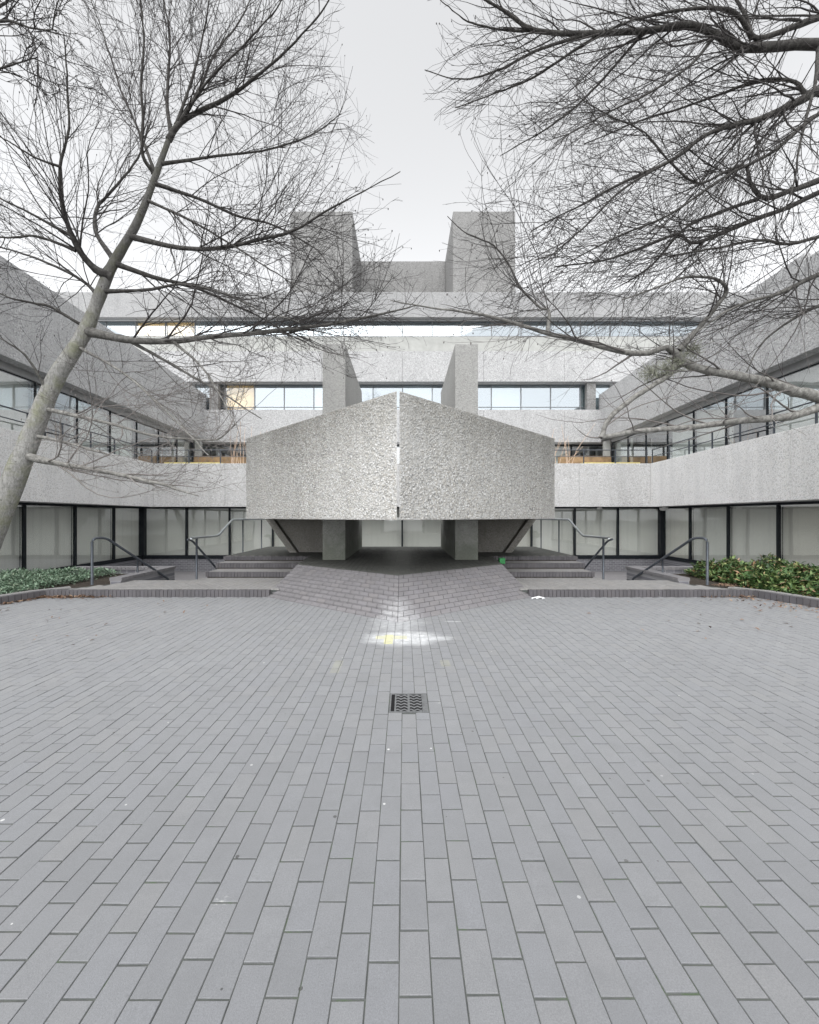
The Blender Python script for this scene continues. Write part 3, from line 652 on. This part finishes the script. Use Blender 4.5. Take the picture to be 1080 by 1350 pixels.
def rf():
    while True:
        x, y = bedpt(1, 5.6, 10.6, .04, lambda y: 2.6)
        if y > 8.2 and x < 6.55 + (10.6 - y) * .12: continue
        e = min(1, (x - kerbx(y) - .28) / .35); h = (.15 + .30 * max(0, noise.noise(Vector((x * 1.7, y * 1.7, 7))) + .45)) * max(.35, e); return (x, y, .06 + random.random() ** .5 * h), 1
stuff(tag(link('shrub_bed', leaves(30000, rf, .095, 'leaf_dark_green', 'shrub_bed', .45)), 'broad-leaved dark green shrubs with reddish dead leaves behind the kerb', 'shrubs'))
def dl():
    r = random.random()
    if r < .38: y = KY - abs(random.gauss(0, .07)) - .01; x = -6.35 + random.gauss(0, .38)
    elif r < .52: y = random.uniform(7.3, 8.05); x = -kerbx(y) + .02 + abs(random.gauss(0, .06))
    elif r < .72: y = random.uniform(6.2, 8.0); x = kerbx(y) - abs(random.gauss(0, .45)) - .03
    elif r < .80: y = KY - abs(random.gauss(0, .06)) - .01; x = 6.4 + random.gauss(0, .3)
    elif r < .9: x = random.uniform(6.5, 6.9); y = KY + .42 + random.uniform(0, .25); return (x, y, LZ + .006), .9
    else: y = random.uniform(5, 8); x = random.choice([-1, 1]) * random.uniform(3, 7)
    x = max(-kerbx(y) + .015, min(kerbx(y) - .015, x)) if y < KY else x
    return (x, y, .006 + random.random() * .012), .85
stuff(tag(link('fallen_leaves', leaves(850, dl, .068, 'leaf_dead', 'fallen_leaves', .25)), 'brown fallen leaves drifted against the kerbs on the paving', 'leaves'))
# ------------------------------------------------------------ bare trees
def wide(x, y): return F / math.sqrt(F * F + (x - CX) ** 2 + (y - CY) ** 2)     # widths read near the frame's edge are stretched by the wide lens
def catmull(P, n):
    P = np.array(P, float); P = np.vstack([2 * P[0] - P[1], P, 2 * P[-1] - P[-2]]); segs = len(P) - 3; o = []
    for t in np.linspace(0, segs - 1e-6, n):
        i = int(t); u = t - i; a, b, c, d = P[i:i + 4]
        o.append(.5 * (2 * b + (c - a) * u + (2 * a - 5 * b + 4 * c - d) * u * u + (3 * b - a - 3 * c + d) * u ** 3))
    return np.array(o)
def tubes(Pl, Rd, sides):
    # Pl [M,k,3] Rd [M,k] -> verts, quads
    Mn, K, _ = Pl.shape
    T = np.gradient(Pl, axis=1); T /= np.linalg.norm(T, axis=2, keepdims=True) + 1e-9
    ref = np.where(np.abs(T[:, :1, 2:3]) < .9, np.array([0, 0, 1.]), np.array([1., 0, 0])); ref = np.repeat(ref, K, 1)
    A = np.cross(T, ref); A /= np.linalg.norm(A, axis=2, keepdims=True) + 1e-9; B = np.cross(T, A)
    q = np.linspace(0, 2 * np.pi, sides, endpoint=False)
    V = Pl[:, :, None, :] + Rd[:, :, None, None] * (np.cos(q)[None, None, :, None] * A[:, :, None, :] + np.sin(q)[None, None, :, None] * B[:, :, None, :])
    idx = np.arange(Mn * K * sides).reshape(Mn, K, sides); j = np.roll(idx, -1, 2)
    Fq = np.stack([idx[:, :-1], j[:, :-1], j[:, 1:], idx[:, 1:]], -1).reshape(-1, 4)
    return V.reshape(-1, 3), Fq
def join(parts):
    Vs, Fs, n = [], [], 0
    for v, f in parts: Vs.append(v); Fs.append(f + n); n += len(v)
    return np.vstack(Vs), np.vstack(Fs)
def spawn(Pl, Rd, spacing, length, ang, k, rfac, rmin, rend, t0=.15, bias=(0, 0, 0), curl=(0, 0, .0), jit=.25, taper=.55, flat=1.0):
    Mn, K, _ = Pl.shape
    seg = np.linalg.norm(np.diff(Pl, axis=1), axis=2).sum(1)
    n = np.maximum(1, (seg * (1 - t0) / spacing + rng.random(Mn)).astype(int)); pid = np.repeat(np.arange(Mn), n)
    t = t0 + (1 - t0) * rng.random(len(pid)); f = t * (K - 1); i = np.minimum(f.astype(int), K - 2); u = (f - i)[:, None]
    p = Pl[pid, i] * (1 - u) + Pl[pid, i + 1] * u; tg = Pl[pid, i + 1] - Pl[pid, i]; tg /= np.linalg.norm(tg, axis=1, keepdims=True) + 1e-9
    rp_ = Rd[pid, i] * (1 - u[:, 0]) + Rd[pid, i + 1] * u[:, 0]
    rv = rng.normal(size=(len(pid), 3)); rv[:, 1] *= flat; pr = rv - (rv * tg).sum(1, keepdims=True) * tg; pr /= np.linalg.norm(pr, axis=1, keepdims=True) + 1e-9
    a = np.radians(rng.normal(ang, 11, len(pid)))[:, None]
    d = np.cos(a) * tg + np.sin(a) * pr + np.array(bias); d /= np.linalg.norm(d, axis=1, keepdims=True)
    L = length * (1 - taper * t) * rng.uniform(.45, 1.25, len(pid)) * np.clip(seg[pid] / (length * 1.2), .35, 1.3)
    out_ = np.zeros((len(pid), k, 3)); out_[:, 0] = p; cur = p.copy(); w_ = rng.normal(size=(len(pid), 3)) * jit * .5
    for s in range(1, k):
        d = d + np.array(curl) / k * 3 + w_ / k + rng.normal(size=d.shape) * jit / math.sqrt(k); d /= np.linalg.norm(d, axis=1, keepdims=True)
        cur = cur + d * (L / (k - 1))[:, None]; out_[:, s] = cur
    r0 = np.clip(rp_ * rfac, rmin, .020)[:, None]; rd = r0 + (rend - r0) * np.linspace(0, 1, k)[None, :] ** .8
    return out_, rd
def cull(Pl, Rd, keep): m_ = keep(Pl); return Pl[m_], Rd[m_]
def tree(name, label, base, trunk, limbs, seed, l1, l2, l3, ls=1., keep=None, trunk_mat='bark', clump=None):
    global rng; rng = np.random.default_rng(seed)
    t = thing(name, label, 'tree', base)
    if trunk:
        pts = catmull([px(x, y, Y) for x, y, Y, w_ in trunk], 60); rr = np.interp(np.linspace(0, 1, 60), np.linspace(0, 1, len(trunk)), [w_ * .50 / F * Y * wide(x, y) for x, y, Y, w_ in trunk])
        V, Fq = tubes(pts[None], rr[None], 20)
        for i in range(len(V)):
            q = Vector(V[i]); c_ = Vector(pts[i // 20]); dv = (q - c_); V[i] = c_ + dv * (1 + .10 * noise.noise(q * 3.) + .05 * noise.noise(q * 9.))
        link('trunk', npmesh('trunk', trunk_mat, V, Fq), t)
    PL, RD = [], []
    for lm in limbs:
        pts = catmull([px(x, y, Y) for x, y, Y, w_ in lm], 28)
        rr = np.interp(np.linspace(0, 1, 28), np.linspace(0, 1, len(lm)), [w_ / 2 / F * Y * (.45 + .55 * wide(x, y)) * (ls if w_ < 12 else (1 + ls) / 2) for x, y, Y, w_ in lm]) * (1 + .35 * np.exp(-np.linspace(0, 1, 28) * 18))
        nz = np.cumsum(rng.normal(size=(28, 3)) * .008, 0); nz -= np.linspace(0, 1, 28)[:, None] * nz[-1]; pts = pts + nz * np.linspace(0, 1, 28)[:, None]
        PL.append(pts); RD.append(rr)
        V, Fq = tubes(pts[None], rr[None], 9)
        for i in range(len(V)):
            q = Vector(V[i]); c_ = Vector(pts[i // 9]); V[i] = c_ + (q - c_) * (1 + .22 * noise.noise(q * 7.))
        link('branch', npmesh('branch', 'limb_bark', V, Fq), t)
    PL, RD = np.array(PL), np.array(RD)
    parts = []
    P1, R1 = spawn(PL, RD, **l1); P1, R1 = cull(P1, R1, keep) if keep else (P1, R1); parts.append(tubes(P1, R1, 5))
    P2, R2 = spawn(P1, R1, **l2); Pe, Re = spawn(PL, RD, **{**l2, 'spacing': l2['spacing'] * 4.5}); P2, R2 = np.vstack([P2, Pe]), np.vstack([R2, Re])
    P2, R2 = cull(P2, R2, keep) if keep else (P2, R2); parts.append(tubes(P2, R2, 4))
    P3, R3 = spawn(P2, R2, **l3); P3, R3 = cull(P3, R3, keep) if keep else (P3, R3); parts.append(tubes(P3, R3, 3))
    # buds and a few hanging catkins at the twig ends
    sel = rng.random(len(P3)) < .22; e = P3[sel][:, -1]; kk = np.stack([e, e + np.array([0, 0, -.012]), e + np.array([0, 0, -.03])], 1)
    parts.append(tubes(kk, np.tile(np.array([.004, .009, .003]), (len(e), 1)), 4))
    V, Fq = join(parts); cr = link('crown', npmesh('crown', 'twig_bark', V, Fq), t); stuff(cr)
    if clump: clump(t)
    print(name, len(P1), len(P2), len(P3))
    return t
LT = [(x, y, 8.0, w_) for x, y, w_ in ((-50, 790, 44), (-18, 720, 40), (7, 660, 37), (32, 599, 32), (53, 545, 28.5), (78, 492, 26), (108, 445, 22.5), (127, 402, 19.5), (147, 352, 16.5), (180, 295, 13), (205, 232, 10.5), (225, 178, 8.5), (236, 162, 7))]
Y = 8.0
LL = [
 [(222, 184, 8, 11), (243, 158, 8, 11), (300, 128, 7.8, 8), (350, 92, 7.5, 6), (400, 45, 7.2, 4), (433, 0, 7, 3), (450, -40, 6.9, 2)],
 [(226, 178, 8, 9), (221, 140, 8.1, 7), (222, 100, 8.2, 6), (224, 50, 8.3, 4), (215, 0, 8.4, 3), (210, -60, 8.4, 2)],
 [(232, 165, 8, 7), (262, 120, 8.3, 5), (285, 70, 8.5, 4), (320, 20, 8.8, 3), (345, -40, 9, 2)],
 [(238, 160, 8, 7), (275, 105, 7.6, 5), (320, 60, 7.2, 4), (365, 10, 6.9, 3), (390, -30, 6.8, 2)],
 [(232, 165, 8, 6), (255, 100, 8.0, 5), (270, 40, 8, 3.5), (280, -30, 8, 2)],
 [(203, 228, 8, 9), (188, 203, 7.8, 7), (188, 150, 7.7, 6), (186, 110, 7.6, 5), (190, 50, 7.5, 4), (184, -10, 7.4, 3)],
 [(206, 232, 8, 7), (180, 165, 8.4, 5), (158, 118, 8.7, 4), (140, 60, 9, 3), (118, -5, 9.2, 2)],
 [(146, 365, 8, 15), (120, 350, 7.8, 12), (95, 312, 7.5, 10), (80, 262, 7.3, 8), (79, 218, 7.1, 6), (89, 165, 7, 5), (87, 112, 6.9, 4), (84, 45, 6.8, 2.5)],
 [(150, 342, 8, 10), (127, 306, 8.3, 8), (129, 272, 8.5, 7), (146, 254, 8.6, 5), (180, 212, 8.8, 4), (200, 160, 9, 2.5)],
 [(172, 312, 8, 10), (235, 326, 7.7, 9), (290, 326, 7.4, 8), (345, 315, 7.2, 6), (392, 303, 7, 5), (432, 278, 6.9, 4), (480, 252, 6.8, 2.5), (528, 226, 6.7, 1.5)],
 [(154, 348, 8, 10), (205, 366, 8.2, 8), (250, 376, 8.5, 6), (290, 392, 8.8, 5), (345, 418, 9, 3), (400, 450, 9.2, 2)],
 [(136, 384, 8, 7), (195, 382, 7.7, 6), (240, 375, 7.4, 5), (295, 388, 7.1, 4), (345, 412, 6.9, 3), (395, 425, 6.8, 2)],
 [(112, 436, 8, 15), (170, 448, 7.9, 12), (228, 450, 7.8, 11), (277, 444, 7.7, 10), (334, 440, 7.6, 9), (387, 434, 7.5, 8), (440, 427, 7.4, 6), (500, 416, 7.3, 4), (550, 402, 7.2, 2)],
 [(213, 216, 8, 7), (285, 206, 8.3, 5), (350, 198, 8.6, 4), (412, 176, 8.9, 2.5), (450, 150, 9, 1.5)],
 [(202, 241, 8, 8), (262, 262, 8.3, 6), (312, 284, 8.6, 5), (362, 297, 8.9, 3.5), (420, 330, 9.1, 2)],
 [(194, 264, 8, 6), (250, 290, 7.5, 5), (300, 318, 7.1, 3.5), (350, 350, 6.8, 2.5), (400, 385, 6.6, 1.5)],
 [(30, 600, 8, 14), (80, 612, 7.8, 11), (117, 618, 7.6, 9), (183, 631, 7.3, 8), (218, 639, 7.2, 6), (262, 654, 7.1, 2.5)],
 [(56, 538, 8, 9), (142, 558, 7.8, 6), (204, 574, 7.6, 5), (281, 579, 7.4, 4), (310, 560, 7.3, 2.5)],
 [(42, 573, 8, 8), (100, 587, 7.8, 5), (142, 600, 7.7, 4)],
 [(172, 450, 7.9, 7), (212, 472, 8.1, 6), (252, 495, 8.3, 5), (300, 522, 8.5, 3), (345, 552, 8.7, 2)],
 [(101, 456, 8, 6), (160, 490, 7.6, 5), (200, 525, 7.3, 4), (240, 562, 7, 3), (275, 600, 6.8, 2)],
 [(228, 450, 7.8, 6), (262, 480, 7.4, 4), (290, 520, 7.1, 3), (315, 570, 6.9, 1.8)],
 [(96, 312, 7.5, 7), (45, 284, 7.2, 5), (0, 262, 7, 4), (-50, 235, 6.8, 2)],
 [(100, 330, 7.6, 7), (50, 312, 7.4, 5), (0, 312, 7.2, 4), (-50, 300, 7, 2)],
 [(80, 220, 7.1, 6), (45, 208, 6.9, 4), (0, 182, 6.7, 3), (-40, 160, 6.6, 1.5)],
 [(130, 392, 8, 9), (112, 372, 8.3, 6), (70, 348, 8.6, 5), (20, 330, 8.9, 4), (-40, 315, 9.2, 2)],
 [(110, 430, 8, 7), (65, 405, 7.6, 5), (20, 395, 7.2, 4), (-40, 370, 6.9, 2)],
 [(64, 518, 8, 7), (35, 470, 7.5, 4), (0, 445, 7.2, 3), (-40, 430, 7, 2)],
]
def keepL(P):
    tip = P[:, -1]; u = CX + (tip[:, 0] - CAMX) / np.maximum(tip[:, 1], .3) * F; v = CY - (tip[:, 2] - CAMZ) / np.maximum(tip[:, 1], .3) * F
    bad = (u > np.interp(v, [0, 120, 190, 230, 300, 340], [455, 470, 515, 548, 535, 565])) | (tip[:, 1] < 4.2) | ((v > 655) & (u > 90)) | ((u > 330) & (v > 500))
    return ~bad
tree('leaning_tree', 'bare leaning tree with pale mossy trunk rising from the ground cover bed', px(-50, 785, 8), LT, LL, 5,
     dict(spacing=.185, length=2.4, ang=34, k=11, rfac=.36, rmin=.0066, rend=.0025, t0=.12, bias=(.0, 0, .07), curl=(0, 0, .03), jit=.34, flat=.8),
     dict(spacing=.20, length=1.15, ang=36, k=7, rfac=.5, rmin=.0036, rend=.0020, t0=.1, bias=(0, 0, -.03), curl=(0, 0, .06), jit=.28),
     dict(spacing=.36, length=.45, ang=40, k=4, rfac=.6, rmin=.0024, rend=.0016, t0=.1, jit=.26), keep=keepL, ls=.72)
RL = [
 [(1190, 70, 7.6, 22), (1080, 58, 7.5, 17), (1010, 62, 7.4, 15), (975, 62, 7.3, 14), (945, 45, 7.2, 12), (905, 33, 7.1, 12), (860, 40, 7.0, 11), (800, 45, 6.9, 10), (740, 46, 6.8, 9), (700, 40, 6.7, 8), (670, 20, 6.6, 6), (630, -5, 6.5, 4), (590, -30, 6.5, 2)],
 [(1180, -10, 7.8, 16), (1080, 22, 7.6, 12), (1030, 40, 7.4, 10), (995, 50, 7.3, 9), (985, 25, 7.3, 7), (970, -5, 7.3, 5), (955, -50, 7.3, 3)],
 [(992, 50, 7.3, 9), (975, 22, 7.1, 8), (955, 12, 7, 7), (910, 11, 6.9, 6), (870, 18, 6.8, 5), (820, 32, 6.7, 4), (770, 60, 6.6, 2)],
 [(1190, 40, 7.6, 20), (1080, 118, 7.5, 15), (1040, 140, 7.4, 13), (1000, 158, 7.3, 11), (965, 167, 7.2, 9), (930, 180, 7.1, 7), (890, 210, 7, 6), (830, 238, 6.9, 5), (760, 275, 6.8, 3), (700, 305, 6.7, 2)],
 [(1190, 150, 7.8, 12), (1080, 124, 7.7, 9), (1060, 122, 7.7, 8), (1048, 108, 7.7, 7), (1010, 105, 7.8, 6), (960, 120, 7.9, 5), (900, 142, 8, 4), (840, 160, 8.1, 3), (770, 190, 8.2, 2)],
 [(1190, 190, 7.6, 15), (1080, 238, 7.5, 11), (1040, 252, 7.4, 10), (1007, 262, 7.3, 9), (990, 243, 7.3, 7), (984, 218, 7.3, 6), (955, 228, 7.2, 5), (920, 243, 7.1, 5), (885, 215, 7, 4), (850, 175, 6.9, 3), (800, 152, 6.8, 2.5), (760, 125, 6.7, 1.5)],
 [(1190, 210, 7.9, 14), (1080, 254, 7.8, 10), (1040, 273, 7.7, 9), (990, 291, 7.6, 8), (940, 312, 7.5, 7), (912, 319, 7.4, 6), (893, 308, 7.4, 5), (840, 328, 7.3, 4), (790, 345, 7.2, 3), (730, 352, 7.1, 2)],
 [(1190, 275, 7.2, 10), (1080, 312, 7, 7), (1040, 322, 6.9, 6), (1000, 318, 6.8, 5), (940, 330, 6.7, 4), (880, 338, 6.6, 2)],
 [(1190, 90, 7.4, 12), (1080, 150, 7.2, 8), (1020, 200, 7, 6), (960, 232, 6.9, 5), (880, 285, 6.8, 4), (820, 310, 6.7, 3), (740, 350, 6.6, 1.5)],
 [(1000, 262, 7.3, 7), (950, 280, 7.4, 6), (905, 300, 7.5, 5), (860, 350, 7.6, 3.5), (820, 375, 7.7, 2)],
 [(1190, 560, 7.4, 30), (1080, 523, 7.3, 19), (1045, 515, 7.2, 17), (1007, 502, 7.1, 15), (966, 493, 7, 14), (925, 485, 6.9, 13), (900, 478, 6.85, 12)],
 [(902, 480, 6.85, 12), (882, 458, 6.8, 9), (852, 465, 6.7, 10), (815, 462, 6.65, 9), (762, 448, 6.6, 8), (721, 438, 6.5, 7), (681, 426, 6.4, 6), (640, 416, 6.35, 5), (600, 412, 6.3, 3.5), (560, 406, 6.3, 2.5), (515, 396, 6.3, 1.5)],
 [(1190, 500, 7.5, 20), (1080, 537, 7.3, 14), (1047, 548, 7.2, 13), (1007, 552, 7.1, 12), (966, 556, 7, 11), (925, 562, 6.9, 10), (868, 566, 6.8, 9), (823, 572, 6.7, 9), (793, 576, 6.65, 8)],
 [(793, 577, 6.65, 8), (803, 553, 6.65, 8), (835, 523, 6.7, 9), (876, 497, 6.8, 9), (892, 480, 6.85, 9)],
 [(895, 462, 6.85, 9), (925, 428, 6.8, 8), (945, 403, 6.7, 7), (956, 386, 6.65, 7), (950, 373, 6.6, 6), (932, 367, 6.6, 5), (900, 367, 6.5, 4), (865, 378, 6.4, 3), (820, 395, 6.3, 2)],
 [(1190, 320, 7.0, 14), (1080, 362, 6.9, 9), (1045, 378, 6.8, 8), (1020, 390, 6.75, 6), (985, 398, 6.7, 5), (955, 412, 6.6, 4), (915, 440, 6.6, 2)],
 [(722, 438, 6.5, 6), (724, 410, 6.55, 5), (712, 404, 6.6, 4), (687, 377, 6.7, 4), (670, 343, 6.8, 3), (650, 322, 6.9, 2.5), (615, 308, 7, 2), (590, 285, 7, 1.2)],
 [(710, 40, 6.7, 5), (680, 40, 6.7, 4.5), (640, 34, 6.6, 3.5), (600, 15, 6.5, 2), (570, -10, 6.5, 1.5)],
 [(770, 46, 6.85, 6), (710, 66, 6.8, 5), (660, 92, 6.7, 4), (610, 105, 6.6, 2.5), (560, 92, 6.6, 1.5)],
 [(790, 46, 6.9, 6), (750, 70, 7.1, 5), (700, 100, 7.3, 4), (650, 120, 7.4, 2.5), (600, 142, 7.5, 1.5)],
 [(850, 42, 7, 6), (820, 75, 7.3, 5), (770, 130, 7.5, 4), (720, 168, 7.6, 3), (660, 205, 7.7, 1.5)],
 [(940, 50, 7.2, 7), (910, 85, 6.9, 5), (860, 120, 6.6, 4), (800, 150, 6.4, 3), (730, 190, 6.2, 1.5)],
 [(880, 214, 7, 5), (820, 250, 6.7, 4), (760, 310, 6.5, 3), (720, 340, 6.4, 1.5)],
 [(1080, 60, 7.5, 9), (1075, 110, 7.2, 6), (1060, 170, 7, 5), (1050, 230, 6.8, 3), (1030, 290, 6.7, 2)],
 [(1190, 380, 7.6, 12), (1090, 400, 7.7, 7), (1050, 420, 7.8, 5), (1010, 450, 7.9, 3), (985, 490, 8, 2)],
]
RT = [(1230, 790, 7.6, 70), (1222, 650, 7.6, 60), (1212, 520, 7.6, 54), (1202, 380, 7.6, 46), (1194, 200, 7.6, 38), (1185, 50, 7.6, 28), (1178, -120, 7.6, 18)]
def keepR(P):
    tip = P[:, -1]; u = CX + (tip[:, 0] - CAMX) / np.maximum(tip[:, 1], .3) * F; v = CY - (tip[:, 2] - CAMZ) / np.maximum(tip[:, 1], .3) * F
    lim = np.interp(v, [-50, 60, 160, 205, 245, 300, 420, 520], [560, 545, 560, 640, 590, 570, 530, 700])
    bad = (u < lim) | (tip[:, 1] < 3.8) | (v > 640) | ((v > 590) & (rng.random(len(u)) < .7)) | ((v > 480) & (rng.random(len(u)) < .55))
    return ~bad
def lich(t):
    r = np.random.default_rng(3); n = 420; ctr = np.array([px(893, 478, 6.85), px(880, 488, 6.8), px(860, 492, 6.8), px(912, 462, 6.85)])
    p0 = ctr[r.integers(0, 4, n)] + r.normal(size=(n, 3)) * .05; d = r.normal(size=(n, 3)); d /= np.linalg.norm(d, axis=1, keepdims=True)
    Pl = np.stack([p0, p0 + d * .06 + r.normal(size=(n, 3)) * .02, p0 + d * .13 + r.normal(size=(n, 3)) * .04 + np.array([0, 0, .02])], 1)
    V, Fq = tubes(Pl, np.tile(np.array([.006, .004, .003]), (n, 1)), 3); stuff(link('lichen_tuft', npmesh('lichen_tuft', 'lichen', V, Fq), t))
tree('spreading_tree', 'bare spreading tree with long drooping limbs rooted in the broad-leaved shrub bed', px(1230, 780, 7.6), RT, RL, 9,
     dict(spacing=.215, length=2.6, ang=34, k=11, rfac=.36, rmin=.0066, rend=.0025, t0=.14, bias=(-.25, 0, -.20), curl=(-.02, 0, .03), jit=.32, flat=.8),
     dict(spacing=.25, length=1.2, ang=34, k=7, rfac=.5, rmin=.0036, rend=.0020, t0=.1, bias=(-.10, 0, -.14), curl=(0, 0, .08), jit=.30),
     dict(spacing=.40, length=.45, ang=40, k=4, rfac=.6, rmin=.0024, rend=.0016, t0=.1, jit=.28, curl=(0, 0, .08)), keep=keepR, clump=lich, ls=.82)
# a third tree whose twigs reach over from beside the left wing
TL = [[(-150, 90, 6.4, 12), (-60, 50, 6.2, 8), (0, 28, 6.0, 5), (40, 36, 5.9, 3), (75, 40, 5.8, 1.5)], [(-150, 60, 6.4, 10), (-60, 20, 6.5, 6), (0, 8, 6.5, 4), (30, -25, 6.5, 2)],
      [(-150, 150, 6.4, 9), (-50, 110, 6.6, 5), (10, 85, 6.7, 3), (50, 75, 6.8, 1.5)]]
TT = [(-170, 880, 6.4, 50), (-165, 600, 6.4, 42), (-158, 350, 6.4, 34), (-150, 90, 6.4, 24), (-140, -100, 6.4, 14)]
tree('street_tree', 'bare tree outside the leaning tree whose twigs reach over its crown', px(-170, 822, 6.4), TT, TL, 21,
     dict(spacing=.24, length=1.1, ang=42, k=8, rfac=.42, rmin=.009, rend=.004, t0=.2, bias=(.1, 0, 0), jit=.35),
     dict(spacing=.15, length=.55, ang=40, k=5, rfac=.5, rmin=.0056, rend=.0032, t0=.1, jit=.35),
     dict(spacing=.13, length=.25, ang=42, k=4, rfac=.6, rmin=.004, rend=.0027, t0=.1, jit=.3), keep=lambda P: P[:, -1, 1] > 4)
# bare birch stems in planters on the first balcony
for sx, xs in ((1, (7.0, 7.35, 7.55)), (-1, (6.9, 7.2, 7.7))):
    b = thing('birch_shrub', 'bare pale-stemmed shrub in a terrace planter behind the railing ' + ('near the spreading tree limbs' if sx > 0 else 'near the leaning tree'), 'shrub', (sx * xs[1], 19.6, 2.86))
    MB().box(sx * (xs[0] - .4), sx * (xs[2] + .4), 19.35, 19.85, 2.852, 3.5).build('planter', 'concrete_smooth', b)
    m = MB()
    for i in range(16):
        x = sx * random.uniform(xs[0] - .3, xs[2] + .3); y = random.uniform(19.4, 19.8); h = random.uniform(1.2, 2.6); a = random.gauss(0, .18)
        m.tube([(x, y, 3.4), (x + a * .4 * h, y, 3.4 + h * .5), (x + a * h * 1.2, y + random.gauss(0, .1), 3.4 + h)], [random.uniform(.012, .03), .012, .006], 5)
    stuff(m.build('stems', 'birch_bark', b))
